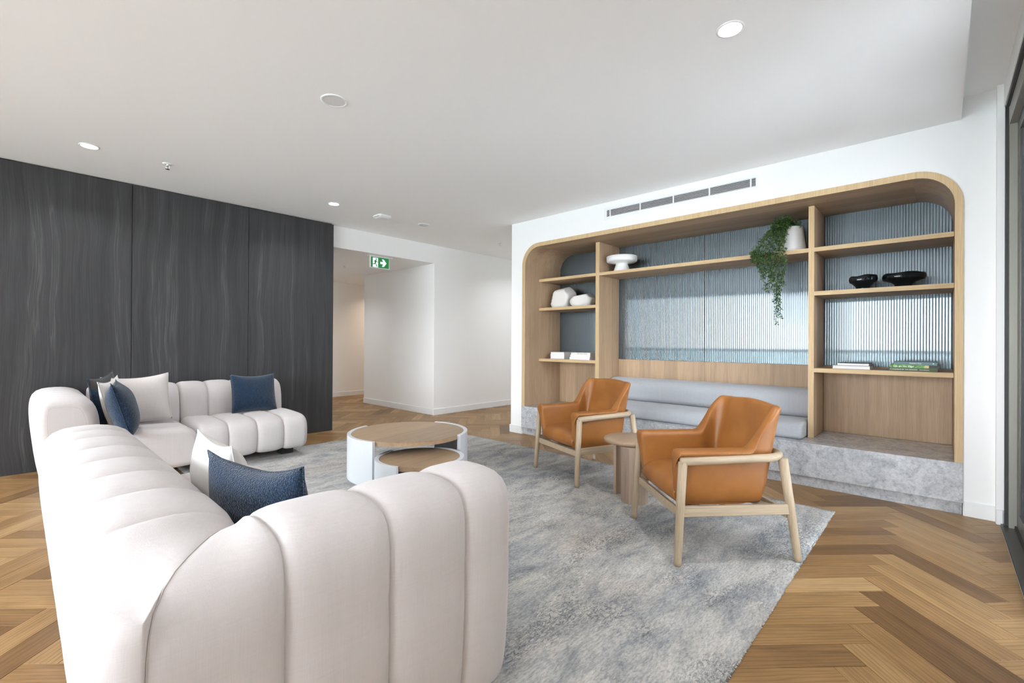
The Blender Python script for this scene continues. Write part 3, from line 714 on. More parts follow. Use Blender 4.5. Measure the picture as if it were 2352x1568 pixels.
# back section: t = depth in from the outer face, z = height
BACK = smooth_profile([(.085, .045), (.05, .12), (.012, .36), (-.004, .58), (.008, .70), (.055, .752), (.14, .763), (.24, .759), (.325, .722), (.372, .62), (.387, .46), (.385, .25), (.38, .045)], 48)
BACKX = [(max(t, min(t, .5)*.0+t) if z > .5 else t-(.045*(1-z/.5) if t < .15 else 0), z) for t, z in BACK]
def seatprof(d): return smooth_profile([(-.02, .10), (-.02, .30), (-.02, .40), (.0, .43), (.15, .442), (d-.20, .435), (d-.07, .425), (d-.005, .37), (d+.015, .27), (d+.005, .15), (d-.03, .09), (d-.10, .08), (.0, .08)], 48)
def sweep(name, prof, path, chan, mat, parent, depth=.024, endr=.06, ends=(True, True), mitre=None, capmat=None):
    """sweep `prof` along straight path pieces; chan = list of arc-length positions of the seams.
    path: function s -> (origin xy of the outer face, inward unit dir xy, scale of inward)"""
    nr = normals(prof); bm = bmesh.new(); rings = []; S0, S1 = chan[0], chan[-1]
    st = []
    for a, b_ in zip(chan, chan[1:]):
        k = 14
        st += [a+(b_-a)*(.5-.5*math.cos(PI*i/k)) for i in range(k)]
    st.append(S1)
    for e in (0, 1):
        if ends[e]:
            for q in (.002, .008, .02, .035, .055): st.append(S0+q if e == 0 else S1-q)
    st = sorted(set(round(s, 5) for s in st))
    for s in st:
        off = 0
        for a, b_ in zip(chan, chan[1:]):
            if a-1e-6 <= s <= b_+1e-6:
                u = abs(2*(s-a)/(b_-a)-1)
                dl = depth
                if (a == S0 and ends[0] and s < (a+b_)/2) or (b_ == S1 and ends[1] and s > (a+b_)/2): dl = 0
                hard = (a in (mitre or ()) and s < (a+b_)/2) or (b_ in (mitre or ()) and s > (a+b_)/2)
                off = dl*.8*(u**4)+(dl*.35)*max(0, (u-.93)/.07) ** 2
                if hard: off = .042*u**2.2+.012*max(0, (u-.93)/.07)**2
        for e, d in ((0, s-S0), (1, S1-s)):
            if ends[e] and d < endr: off += endr-math.sqrt(max(0, endr**2-(endr-d)**2))
        o_, inn, sc = path(s)
        rings.append([bm.verts.new((o_[0]+inn[0]*sc*(t-n_[0]*off), o_[1]+inn[1]*sc*(t-n_[0]*off), z-n_[1]*off)) for (t, z), n_ in zip(prof, nr)])
    n = len(prof)
    for a, b_ in zip(rings, rings[1:]):
        for i in range(n): bm.faces.new((a[i], a[(i+1) % n], b_[(i+1) % n], b_[i])).smooth = True
    for e_ in (rings[0], rings[-1]):
        c_ = bm.verts.new(sum((v_.co for v_ in e_), Vector())/n)
        for i in range(n): bm.faces.new((e_[i], e_[(i+1) % n], c_)).smooth = True
    return link(name, bm, mat, parent)
def seam(name, prof, path, s, parent, rad=.0032, off=-.0015, depth=.03, rng_=None):
    nr = normals(prof); o_, inn, sc = path(s); pts = []
    idx = range(len(prof)) if rng_ is None else rng_
    for i in idx:
        (t, z), n_ = prof[i], nr[i]; pts.append((o_[0]+inn[0]*sc*(t-n_[0]*depth), o_[1]+inn[1]*sc*(t-n_[0]*depth), z-n_[1]*depth))
    return link(name, tube(pts, rad, 6), 'seam_thread', parent, True)
def straight(o, d, inn): return lambda s: ((o[0]+d[0]*s, o[1]+d[1]*s), inn, 1)
def foot(parent, x, y, h=.095): link('foot', box(x-.06, x+.06, y-.06, y+.06, .0125 if x > 1.0 else .001, h), 'black_foot', parent)
def topidx(prof, zmin): return [i for i, p in enumerate(prof) if p[1] > zmin]
# near sofa: one L-shaped back with a mitred corner, seat in front of the long arm
X0, YN0 = .072, 1.035
ns = thing('modular_sofa', 'pale linen channel-tufted corner sofa seen from behind its mitred back', 'sofa', (0, 0, 0))
LY = 2.08
ENV = sorted((t, z) for t, z in BACKX if z > .685 and t < .22)
def env(t):
    if t <= ENV[0][0]: return ENV[0][1]
    for (a, za), (b_, zb) in zip(ENV, ENV[1:]):
        if t <= b_: return za+(zb-za)*(t-a)/(b_-a+1e-9)
    return ENV[-1][1]
def corner(which, c1, s, t, z):
    """point of an arm at distance s from the mitre, t in from its outer face; the outer corner is rounded by CR and
    the long arm's cloth wraps round it, so that the seam stands on the short arm's face"""
    if s >= c1: return (X0+t, YN0+s, z) if which == 'y' else (X0+s, YN0+t, z)
    u = s/c1; CR = .085
    if which == 'x':
        c0 = min(c1, CR+.73*t); return (X0+c0+(c1-c0)*u, YN0+t, z)
    if z > .45:
        f_ = min(1, (env(max(0, (t-CR)/.73))-.45)/(max(env(t), .46)-.45)); z = .45+(z-.45)*(1+(f_-1)*(1-u)**1.3)
    def deep(q): e = min(c1, (q-CR)/.73); return Vector((X0+q, YN0+e+(c1-e)*u, z))
    if t >= CR: return deep(t)
    la = CR*PI/2; l = u*(la+c1-CR)
    if l < la: a = (1-l/la)*PI/2; A = Vector((X0+CR-CR*math.cos(a), YN0+CR-CR*math.sin(a), z))
    else: A = Vector((X0, YN0+CR+l-la, z))
    return A.lerp(deep(CR), max(t, -.01)/CR)
def l_back(name, parent, chanY, chanX):
    n = len(BACK); BK0 = BACK
    for which, chan in (('y', chanY), ('x', chanX)):
        BACK_ = BK0 if which == 'y' else BACKX; nr = normals(BACK_)
        bm = bmesh.new(); rings = []; S1 = chan[-1]; st = []
        for a, b_ in zip(chan, chan[1:]): st += [a+(b_-a)*(.5-.5*math.cos(PI*i/14)) for i in range(14)]
        st.append(S1); st += [S1-q for q in (.002, .008, .02, .035, .055)]; st = sorted(set(round(s, 5) for s in st))
        for s in st:
            off = 0
            for a, b_ in zip(chan, chan[1:]):
                if a-1e-6 <= s <= b_+1e-6:
                    u = abs(2*(s-a)/(b_-a)-1); left = s < (a+b_)/2
                    if a == 0 and left: off = .004*u**5
                    elif b_ == S1 and not left: off = 0
                    else: off = .017*u**4+.008*max(0, (u-.93)/.07)**2
            if S1-s < .09: off += .09-math.sqrt(max(0, .09**2-(.09-(S1-s))**2))
            c1 = chan[1]; low = .034*max(0, 1-(s/c1)**3)
            rings.append([bm.verts.new(corner(which, c1, s, t-n_[0]*off, z-n_[1]*off-low*max(0, (z-.3)/.47))) for (t, z), n_ in zip(BACK_, nr)])
        for a, b_ in zip(rings, rings[1:]):
            for i in range(n): bm.faces.new((a[i], a[(i+1) % n], b_[(i+1) % n], b_[i])).smooth = True
        bm.faces.new(rings[0]); bm.faces.new(rings[-1])
        o = link('backrest', bm, 'sofa_linen', parent)
        # stitched seams lying in the grooves
        ti = topidx(BACK_, .14)
        k0 = max(range(len(ti)-1), key=lambda q: ti[q+1]-ti[q]) if any(ti[q+1]-ti[q] > 1 for q in range(len(ti)-1)) else -1
        order = ti[k0+1:]+ti[:k0+1]
        for s in chan[:-1]:
            for ds in ((-.005, .005) if s else ((.003,) if which == 'x' else ())):
                off = .003 if s == 0 else .0225
                pts = []
                for i in order:
                    (t, z), n_ = BACK_[i], nr[i]
                    pts.append(corner(which, chan[1], s+(abs(ds) if s == 0 else ds), t-n_[0]*off, z-n_[1]*off-(.034*max(0, (z-.3)/.47) if s == 0 else 0)))
                link('seam', tube(pts, .0016, 5), 'seam_thread', o, True)
l_back('backrest', ns, [0, .375, .64, .905, 1.17, 1.435, 1.70, 1.90, 2.12], [0, .335, .60, .86, 1.085])
yS0 = YN0+.36
SP = seatprof(.60)
sweep('seat', SP, straight((X0+.395, yS0), (0, 1), (1, 0)), [0, .27, .54, .81, 1.08, 1.35, 1.62, 1.76], 'sofa_linen', ns, endr=.09, ends=(False, True))
for x, y in ((.2, 1.2), (.2, 3.0), (.92, 3.0), (.92, 1.3)): foot(ns, x, y)
# far sofa
fs_ = thing('modular_sofa', 'pale linen channel-tufted corner sofa against the charcoal panelled wall', 'sofa', (0, 0, 0))
YF0, YB = 4.80, 5.87
sweep('backrest', BACK, straight((X0, YF0), (0, 1), (1, 0)), [0, .2, .40, .60, .80, 1.05], 'sofa_linen', fs_, endr=.09, ends=(True, False))
sweep('backrest', BACK, straight((X0+.37, YB), (1, 0), (0, -1)), [0, .22, .44, .66], 'sofa_linen', fs_, ends=(False, False))
sweep('backrest', BACK, straight((1.10, YB), (1, 0), (0, -1)), [0, .245, .49, .735, .975], 'sofa_linen', fs_, endr=.07)
sweep('seat', seatprof(.64), straight((X0+.39, YF0), (0, 1), (1, 0)), [0, .2, .4, .7], 'sofa_linen', fs_, endr=.06, ends=(True, False))
sweep('seat', seatprof(.67), straight((1.10, YB-.385), (1, 0), (0, -1)), [0, .245, .49, .735, .975], 'sofa_linen', fs_, endr=.06)
for s in (.245, .49, .735):
    P_ = seatprof(.67)
    seam('seam', P_, straight((1.10, YB-.385), (1, 0), (0, -1)), s, fs_, rad=.002, depth=.027, rng_=[i for i in range(len(P_))])
    seam('seam', BACK, straight((1.10, YB), (1, 0), (0, -1)), s, fs_, rad=.002, depth=.027)
for x, y in ((.2, 4.95), (.2, 5.75), (1.2, 5.0), (1.93, 5.05), (1.93, 5.75)): foot(fs_, x, y)
# piping round the far sofa's end panel
nrB = normals(BACK)
link('piping', tube([(X0+t-n_[0]*.085, YF0+.004, z-n_[1]*.085) for (t, z), n_ in zip(BACK, nrB)], .004, 6), 'seam_thread', fs_, True)

# ------------------------------------------------------------------ pillows
def pillow(name, wd_, ht, th, loc, rz, lean, roll, mats, label, split=None, sag=.0, seed=1, group=None):
    """wd_ x ht cushion standing on its lower edge: local x across, local z up, local -y the front"""
    bm = bmesh.new(); n = 22; r_ = random.Random(seed)
    ph = [r_.uniform(0, 6) for _ in range(6)]
    side = []
    for sgn in (-1, 1):
        g = {}
        for i in range(n+1):
            for j in range(n+1):
                u, v = -1+2*i/n, -1+2*j/n
                puff = max(0, (1-abs(u)**2.6)*(1-abs(v)**2.6))**.62
                x = u*wd_/2*(1-.055*(1-v*v)*(abs(u)**2)); z = v*ht/2*(1-.06*(1-u*u)*(abs(v)**2))
                if v > 0: z -= sag*(1-u*u)*v
                y = sgn*th/2*puff*(1+.06*math.sin(3*u+ph[0])*math.sin(2.4*v+ph[1]))
                g[i, j] = (x, y, z)
        side.append(g)
    vs = [{}, {}]
    for k in (0, 1):
        for q, p in side[k].items():
            if k == 1 and (q[0] in (0, n) or q[1] in (0, n)): vs[1][q] = vs[0][q]
            else: vs[k][q] = bm.verts.new(p)
        for i in range(n):
            for j in range(n):
                f = bm.faces.new((vs[k][i, j], vs[k][i+1, j], vs[k][i+1, j+1], vs[k][i, j+1])); f.smooth = True
                mi_ = k if len(mats) > 1 else 0
                if split and split(k, -1+2*(i+.5)/n, -1+2*(j+.5)/n): mi_ = len(mats)-1
                f.material_index = mi_
    t = thing(name, label, 'pillow', loc, rz, group)
    Rm = Matrix.Rotation(lean, 4, 'X') @ Matrix.Rotation(roll, 4, 'Y')
    zmin = min((Rm @ v_.co).z for v_ in bm.verts)
    bmesh.ops.transform(bm, matrix=Matrix.Translation((0, 0, -zmin)) @ Rm, verts=bm.verts[:])
    o = link('cover', bm, mats, t)
    edge = [side[0][i, 0] for i in range(n)]+[side[0][n, j] for j in range(n)]+[side[0][i, n] for i in range(n, 0, -1)]+[side[0][0, j] for j in range(n, 0, -1)]
    T = Matrix.Translation((0, 0, -zmin)) @ Rm
    e2 = [T @ Vector(p) for p in edge]; e2.append(e2[0])
    link('edge_seam', tube(e2, .0028, 6, cap=False), mats[0], t, True)
    return t
SZ = .432
# rz = 0 puts the front to -y
pillow('throw_pillow', .46, .38, .16, (.535, 1.60, SZ), math.radians(107), math.radians(-8), math.radians(0), ['navy_boucle'], 'navy boucle throw pillow in the corner of the near sofa', sag=.03, seed=4)
pillow('throw_pillow', .46, .37, .17, (.565, 2.11, SZ), math.radians(90), math.radians(-10), math.radians(0), ['pillow_white'], 'off-white throw pillow standing behind the navy one on the near sofa', sag=.02, seed=5)
pillow('throw_pillow', .44, .41, .15, (1.725, 5.36, SZ), math.radians(2), math.radians(-14), math.radians(1), ['navy_boucle', 'charcoal_wool'], 'navy boucle throw pillow leaning alone on the far sofa back', sag=.02, seed=6)
pillow('throw_pillow', .48, .44, .15, (.745, 5.30, SZ), math.radians(-4), math.radians(-16), math.radians(-3), ['pillow_linen'], 'pale pinkish linen throw pillow in the corner of the far sofa', sag=.02, seed=7)
pillow('throw_pillow', .48, .46, .19, (.60, 4.93, SZ-.03), math.radians(80), math.radians(-16), math.radians(0), ['navy_boucle', 'navy_boucle', 'charcoal_wool'], 'navy boucle throw pillow with charcoal reverse at the open end of the far sofa', split=lambda k, u, v: k == 1 and v > .45 and u > -.35, sag=.02, seed=8)
pillow('throw_pillow', .42, .42, .11, (.57, 5.14, SZ), math.radians(66), math.radians(-12), math.radians(-4), ['pillow_white'], 'off-white throw pillow wedged between navy pillows on the far sofa', sag=.02, seed=9)
pillow('throw_pillow', .38, .44, .11, (.53, 5.31, SZ), math.radians(58), math.radians(-8), math.radians(-6), ['navy_boucle', 'navy_boucle', 'charcoal_wool'], 'navy throw pillow with charcoal top, furthest into the far sofa corner', sag=.02, seed=10, split=lambda k, u, v: v > .5)

# ------------------------------------------------------------------ coffee tables
def coffee(label, cx_, cy_, r, h, arcs, rz_wood):
    t = thing('coffee_table', label, 'table', (cx_, cy_, .0125))
    th = .034
    for a0, a1 in arcs:
        o_ = arc(0, 0, r, a0, a1, 28); i_ = arc(0, 0, r-th, a1, a0, 28)
        bm = prism(o_+i_, 0, h-.0125, 'z')
        for f in bm.faces: f.smooth = False
        o = link('leg_shell', bm, 'lacquer_white', t); md = o.modifiers.new('bev', 'BEVEL'); md.width = .003; md.segments = 2; md.limit_method = 'ANGLE'; md.angle_limit = math.radians(50)
    bm = lathe([(0, h-.052), (r-th-.001, h-.052), (r-th-.001, h-.019), (r-th-.004, h-.016), (0, h-.016)], 96)
    top = link('table_top', bm, 'oak_top', t); top.rotation_euler = (0, 0, rz_wood)
    md = top.modifiers.new('es', 'EDGE_SPLIT')
    # lip of the top in the gaps between the shells
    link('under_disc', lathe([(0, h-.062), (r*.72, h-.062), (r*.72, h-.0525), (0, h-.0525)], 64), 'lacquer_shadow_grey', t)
    return t
coffee('large round oak and white coffee table on curved shell legs', 2.42, 3.52, .527, .38, ((106, 203), (-69, 25)), .25)
coffee('small round oak and white coffee table nested under the larger one', 2.197, 3.04, .350, .27, ((98, 205), (-77, 30)), .2)

# ------------------------------------------------------------------ side table
stb = thing('side_table', 'small round timber side table between the two tan armchairs', 'table', (3.25, 1.755, .0125))
h = .437
link('table_top', lathe([(0, h-.034), (.195, h-.034), (.207, h-.028), (.212, h-.014), (.208, h-.004), (.200, h), (0, h)], 72), 'walnut_top', stb, False)
md = stb.children[0].modifiers.new('es', 'EDGE_SPLIT'); md.split_angle = math.radians(60)
for p in stb.children[0].data.polygons: p.use_smooth = True
dc = (3.125-3.25, 1.66-1.755)
o = link('leg_drum', lathe([(0, 0), (.098, 0), (.098, h-.035), (0, h-.035)], 56, c=dc), 'walnut_pale', stb, True); o.modifiers.new('es', 'EDGE_SPLIT')
# curved panel from the drum round to the free edge, hollow side to the room
p0 = Vector((3.165-3.25, 1.85-1.755)); p1 = Vector((dc[0]+.060, dc[1]+.080)); 
mid_ = (p0+p1)/2+Vector((.075, .03))
cur = [p0*(1-u)**2+mid_*2*u*(1-u)+p1*u*u for u in [k/14 for k in range(15)]]
lft, rgt = [], []
for k, p in enumerate(cur):
    d = (cur[min(k+1, 14)]-cur[max(k-1, 0)]).normalized(); nn = Vector((-d.y, d.x)); lft.append(tuple(p+nn*.014)); rgt.append(tuple(p-nn*.014))
o = link('leg_panel', prism(lft+rgt[::-1], 0, h-.035, 'z'), 'walnut_pale', stb)
p2 = Vector((dc[0]+.22, dc[1]+.03)); 
link('leg_panel', prism([(.02, .0), (.19, -.05), (.195, -.02), (.03, .03)], 0, h-.035, 'z'), 'walnut_pale', stb)

# ------------------------------------------------------------------ armchairs
def lerp_tab(tab, z):
    if z <= tab[0][0]: return tab[0][1]
    for (a, fa), (b_, fb) in zip(tab, tab[1:]):
        if z <= b_: return fa+(fb-fa)*(z-a)/(b_-a)
    return tab[-1][1]
def chair_shell():
    """leather tub: U-shaped plan, low arms, then a tall back panel with folded wings. local +x is the front"""
    bm = bmesh.new()
    hw, fx, rx, cr = .285, .318, -.252, .09
    path = [(fx+(rx+cr-fx)*k/20, hw, 0, 1) for k in range(21)]
    for k in range(1, 12):
        a = PI/2+PI/2*k/12; path.append((rx+cr+cr*math.cos(a), hw-cr+cr*math.sin(a), math.cos(a), math.sin(a)))
    half = list(path); nb = 12
    for k in range(nb+1): path.append((rx, (hw-cr)-(2*(hw-cr))*k/nb, -1, 0))
    path += [(x, -y, nx_, -ny_) for x, y, nx_, ny_ in reversed(half)]
    def ss(a, b_, x): t = min(1, max(0, (x-a)/(b_-a))); return t*t*(3-2*t)
    TB = [(.28, -.125), (.33, -.080), (.40, -.040), (.48, -.015), (.56, 0), (.70, .026), (.83, .050)]
    TS = [(.28, -.045), (.33, -.018), (.40, -.004), (.50, 0), (.60, .008), (.83, .045)]
    rings = []
    for x, y, nx_, ny_ in path:
        rise = min(1, max(0, (-.085-x)/.135)); rise = rise*(1.12-.12*rise)
        zt = .586+(.812-.586)*min(rise, 1)+.012*(1-(y/.18)**2 if abs(y) < .18 else 0)
        wb = nx_*nx_
        oo = lambda z: lerp_tab(TB, z)*wb+lerp_tab(TS, z)*(1-wb)
        isarm = 1-min(1, rise*2.5); zb = .282; tk = .050+.012*isarm; over = .038*isarm
        sec = []
        for q in (0, .05, .15, .3, .5, .7, .85, .95): z = zb+(zt-.02-zb)*q; sec.append((oo(z), z))
        o1 = oo(zt)
        sec += [(over+o1, zt-.016), (over+o1+.004, zt-.003), (over*.75+o1-.004, zt+.009), (-tk*.45+o1, zt+.013), (-tk*.9+o1, zt+.007), (-tk-.002+o1, zt-.012)]
        for q in (.9, .75, .6, .4, .2, .0): z = zb+(zt-zb)*q; sec.append((-tk+oo(z)-.030*(1-q)**1.5*wb, z))
        ring = []
        for off, z in sec:
            fxs = (.10*(z-.45))*ss(.15, .318, x)
            ring.append(bm.verts.new((x+nx_*off+fxs, y+ny_*off, z)))
        rings.append(ring)
    n = len(rings[0])
    for a, b_ in zip(rings, rings[1:]):
        for i in range(n): bm.faces.new((a[i], a[(i+1) % n], b_[(i+1) % n], b_[i])).smooth = True
    for e_ in (rings[0], rings[-1]):
        c = bm.verts.new(sum((v_.co for v_ in e_), Vector())/n+Vector((.010, 0, 0)))
        for i in range(n): bm.faces.new((e_[i], e_[(i+1) % n], c)).smooth = True
    return bm, path
def make_chair(label):
    t = thing('armchair', label, 'chair', (0, 0, 0))
    bm, path = chair_shell()
    sh = link('shell', bm, 'tan_leather', t)
    md = sh.modifiers.new('sub', 'SUBSURF'); md.levels = 1; md.render_levels = 1
    # seat cushion filling the tub, front edge rolled
    bm = bmesh.new(); rows = []
    prof = [(-.10, .286), (-.165, .33), (-.20, .405), (-.10, .405), (.05, .412), (.18, .418), (.27, .412), (.318, .385), (.333, .35), (.325, .315), (.30, .292), (.15, .285), (-.02, .285)]
    prof = smooth_profile(prof, 40)
    for k in range(17):
        y = -.246+.492*k/16; u = abs(y)/.246; q = 0 if u < .86 else (u-.86)/.14
        crown = .012*(1-u*u)
        rows.append([bm.verts.new((x-(.0 if x < .2 else .010*u*u), y, z+(crown if z > .36 else 0)-(.018*q*q if z > .36 else 0))) for x, z in prof])
    for a, b_ in zip(rows, rows[1:]):
        for i in range(40): bm.faces.new((a[i], a[(i+1) % 40], b_[(i+1) % 40], b_[i])).smooth = True
    bm.faces.new(rows[0]); bm.faces.new(rows[-1])
    link('seat', bm, 'tan_leather', t)
    # stitched lines
    for s in (1, -1):
        link('stitching', tube([(.312, s*.331, .583), (.18, s*.331, .586), (.06, s*.331, .586)], .0014, 5), 'tan_stitch', sh, True)
        link('stitching', tube([(-.02, s*.239, .595), (-.035, s*.232, .50), (-.045, s*.222, .43)], .0013, 5), 'tan_stitch', sh, True)
    # legs: front pair nearly upright, rear pair splayed
    fl = {}
    for s in (1, -1):
        link('leg', tube([(.335, s*.333, .0), (.336, s*.332, .02), (.318, s*.322, .30), (.303, s*.318, .538)], [.0185, .0195, .0225, .0235], 20), 'ash_leg', t, True)
        link('leg', tube([(-.335, s*.330, .0), (-.332, s*.328, .02), (-.295, s*.318, .30), (-.262, s*.306, .545)], [.0180, .019, .0225, .0245], 20), 'ash_leg', t, True)
    # hoop: one bent rail from arm to arm round the back
    hp = [(.318, .318, .540), (.15, .321, .546), (0, .321, .550)]+[(-.145+.155*math.cos(a), .166+.155*math.sin(a), .553) for a in [PI/2+PI/2*k/9 for k in range(0, 10)]]
    hp = hp+[(x, -y, z) for x, y, z in reversed(hp)]
    link('arm_hoop', tube(hp, .0225, 18), 'ash_rail', t, True)
    for s in (1, -1): link('side_stretcher', box(-.295, .318, s*.319-.012, s*.319+.012, .250, .305, bev=.003, seg=1), 'ash_rail', t)
    link('front_stretcher', box(.295, .317, -.307, .307, .235, .280, bev=.003, seg=1), 'ash_rail', t)
    link('rear_stretcher', box(-.300, -.278, -.307, .307, .225, .27, bev=.003, seg=1), 'ash_rail', t)
    for x in (-.20, .0, .20):
        pts = [(x, y, .282-.035*math.cos(y/.307*PI/2)) for y in [-.307+.614*k/12 for k in range(13)]]
        bm = bmesh.new(); up = [[bm.verts.new((px+dx, py, pz+dz)) for dx, dz in ((-.03, 0), (.03, 0), (.03, .012), (-.03, .012))] for px, py, pz in pts]
        for a, b_ in zip(up, up[1:]):
            for i in range(4): bm.faces.new((a[i], a[(i+1) % 4], b_[(i+1) % 4], b_[i]))
        bm.faces.new(up[0]); bm.faces.new(up[-1])
        link('seat_slat', bm, 'ash_rail', t)
    for s in (1, -1):
        for x in (.335, -.335): link('glide', lathe([(.015, -.001), (.0175, .004), (0, .005)], 14, c=(x, s*(.333 if x > 0 else .330))), 'rubber_dark', t)
    return t
def dup(root, label):
    r = root.copy(); C.objects.link(r); r['label'] = label
    for ch in list(root.children):
        c = ch.copy(); C.objects.link(c); c.parent = r
        for g_ in list(ch.children):
            d = g_.copy(); C.objects.link(d); d.parent = c
    return r
c1 = make_chair('tan leather armchair at the rug corner between side table and sliding glass door')
c2 = dup(c1, 'tan leather armchair between side table and hall, before the end of the stone bench')
for c in (c1, c2): c['group'] = 'tan leather armchairs'
c1.location = (2.846, 1.029, .0133); c1.rotation_euler = (0, 0, math.radians(137.5))
c2.location = (3.52, 2.35, .0133); c2.rotation_euler = (0, 0, math.radians(160))

# ------------------------------------------------------------------ things on the shelves
def solid(name, bm, mat, label, cat, loc, smooth=True, group=None):
    o = link(name, bm, mat, None, smooth, loc); return tag(o, label, cat, group)
solid('compote_dish', lathe([(0, 0), (.098, 0), (.100, .004), (.078, .075), (.070, .095), (.075, .108), (.160, .118), (.176, .128), (.180, .145), (.180, .185), (.177, .190), (.168, .189), (.165, .180), (.162, .150), (.10, .140), (0, .138)], 64),
      'ceramic_white', 'matt white footed compote dish on the long top shelf', 'dish', (4.93, 2.80, 2.0253))
def boulder(seed, sx, sy, sz, cuts):
    bm = bmesh.new(); bmesh.ops.create_icosphere(bm, subdivisions=4, radius=1)
    r_ = random.Random(seed)
    for v_ in bm.verts:
        d = v_.co.normalized(); k = 1
        for n_, lim in cuts:
            dp = d.dot(n_.normalized())
            if dp*k > lim: k = lim/dp
        v_.co = Vector((d.x*k*sx, d.y*k*sy, d.z*k*sz))
    z0 = min(v_.co.z for v_ in bm.verts)
    for v_ in bm.verts: v_.co.z -= z0
    return bm
V = Vector
b1 = [(V((0, 0, -1)), .72), (V((-.25, .12, 1)), .72), (V((-.3, .9, .18)), .70), (V((-1, .1, .1)), .7), (V((-.2, -.75, .7)), .80), (V((0, -1, -.25)), .74), (V((0, .7, -.7)), .93), (V((1, 0, 0)), .75), (V((-.5, .7, .7)), .82)]
b2 = [(V((0, 0, -1)), .66), (V((-.2, .15, 1)), .66), (V((-.2, .75, .75)), .74), (V((-1, 0, .1)), .8), (V((0, -.8, .7)), .84), (V((0, -1, -.2)), .90), (V((0, .8, -.6)), .84), (V((1, 0, 0)), .85)]
solid('stone_ornament', boulder(1, .16, .200, .178, b1), 'stone_white', 'taller rough off-white stone-shaped ornament beside a lower one on a shelf', 'ornament', (4.95, 3.685, 1.6423))
solid('stone_ornament', boulder(2, .13, .180, .118, b2), 'stone_white', 'low rough off-white stone-shaped ornament beside the taller one on a shelf', 'ornament', (4.93, 3.36, 1.6423))
def bowl(scale_y, label, loc, R_, rf, h, tilt):
    prof = [(0, 0), (rf, 0), (rf*.96, h*.12), (rf*1.06, h*.26), (rf*1.4, h*.40), (R_*.80, h*.49), (R_*.95, h*.55), (R_*.995, h*.68), (R_, h*.78), (R_*.97, h*.91), (R_*.88, h*.99), (R_*.76, h), (R_*.64, h*.93), (R_*.3, h*.80), (0, h*.78)]
    bm = lathe(prof, 56)
    for v_ in bm.verts:
        a = math.atan2(v_.co.y, v_.co.x); f = v_.co.z/h
        k = 1+f*.05*math.sin(3*a+tilt*9)+.02*f*math.sin(5*a)
        v_.co.x *= k*.8; v_.co.y *= k*scale_y; 
        if f > .3: v_.co.z += (f-.3)*(-v_.co.y*tilt+.006*math.sin(4*a))
    return solid('black_bowl', bm, 'black_ceramic', label, 'bowl', loc)
bowl(1.0, 'smaller glossy black folded bowl beside the wider black bowl', (4.93, .49, 1.6425), .100, .050, .125, .10)
bowl(1.0, 'wider glossy black folded bowl beside the smaller black bowl', (4.95, .228, 1.6425), .142, .056, .125, .02)
# plant
pp = thing('potted_plant', 'trailing green fern in a white pot hanging over the long top shelf', 'plant', (4.93, 1.025, 2.0255))
PO = Vector((4.93, 1.025, 2.0255))
link('pot', lathe([(0, 0), (.105, 0), (.118, .012), (.116, .04), (.100, .16), (.092, .235), (.088, .240), (.083, .236), (.085, .20), (0, .20)], 48), 'plaster_pot', pp, True)
link('soil', lathe([(.084, .2005), (0, .2055)], 32), 'rubber_dark', pp)
lb = bmesh.new(); rl = random.Random(12)
def leaf(p, d, size):
    d = d.normalized(); s = d.cross(Vector((rl.uniform(-1, 1), rl.uniform(-1, 1), rl.uniform(-1, 1)))).normalized(); n_ = s.cross(d)
    a = lb.verts.new(p); b_ = lb.verts.new(p+d*size*.5+s*size*.27+n_*size*.10); c = lb.verts.new(p+d*size); e = lb.verts.new(p+d*size*.5-s*size*.27+n_*size*.10)
    lb.faces.new((a, b_, c)); lb.faces.new((a, c, e))
def vine(pts, dens=260, leafs=.017, spread=.03, side=True):
    ln = []
    for i in range(len(pts)-1):
        for k in range(6):
            u = k/6; p0_, p1_, p2_, p3_ = pts[max(i-1, 0)], pts[i], pts[i+1], pts[min(i+2, len(pts)-1)]
            ln.append(.5*((2*p1_)+(-p0_+p2_)*u+(2*p0_-5*p1_+4*p2_-p3_)*u*u+(-p0_+3*p1_-3*p2_+p3_)*u**3))
    ln.append(pts[-1])
    link('stem', tube(ln, [.0022*(1-.6*k/len(ln)) for k in range(len(ln))], 5), 'stem_green', pp, True)
    L = sum((ln[k+1]-ln[k]).length for k in range(len(ln)-1))
    for _ in range(int(L*dens)):
        f = rl.random(); k = min(int(f*(len(ln)-1)), len(ln)-2); p = ln[k].lerp(ln[k+1], rl.random()); t_ = (ln[k+1]-ln[k]).normalized()
        sd = Vector((rl.uniform(-1, 1), rl.uniform(-1, 1), rl.uniform(-.7, .5)))
        sd = (sd-t_*sd.dot(t_)).normalized(); sl_ = rl.uniform(.012, spread)*(1-.35*f)
        m_ = max(2, int(sl_/.006))
        for q in range(1, m_+1):
            pp_ = p+(sd+t_*.35)*sl_*q/m_; leaf(pp_, sd*.6+t_*.5+Vector((rl.uniform(-1, 1), rl.uniform(-1, 1), rl.uniform(-1, .6)))*.8, leafs*rl.uniform(.7, 1.15))
for k in range(17):
    # vines spill forwards and to the hall side over the shelf edge; lengths vary
    y1 = .01+.25*(k/16)+rl.uniform(-.015, .015); long_ = [.34, .55, .64, .70, .60, .50, .36, .28, .30, .40, .36, .26, .22, .18, .12, .10, .06][k]
    x1 = -.205-rl.uniform(0, .05)
    top = V((rl.uniform(-.05, .03), rl.uniform(-.03, .06), .235)); crest = V((x1*.40, y1*.30, .275+rl.uniform(-.02, .05)))
    pts = [top, crest, V((x1*.85, y1*.62, .18)), V((x1, y1, .03))]
    for q in range(1, 4): pts.append(V((x1-rl.uniform(-.015, .02), y1+rl.uniform(-.025, .025), .03-long_*q/3)))
    vine(pts, 210 if long_ > .5 else 240, .0165, .034)
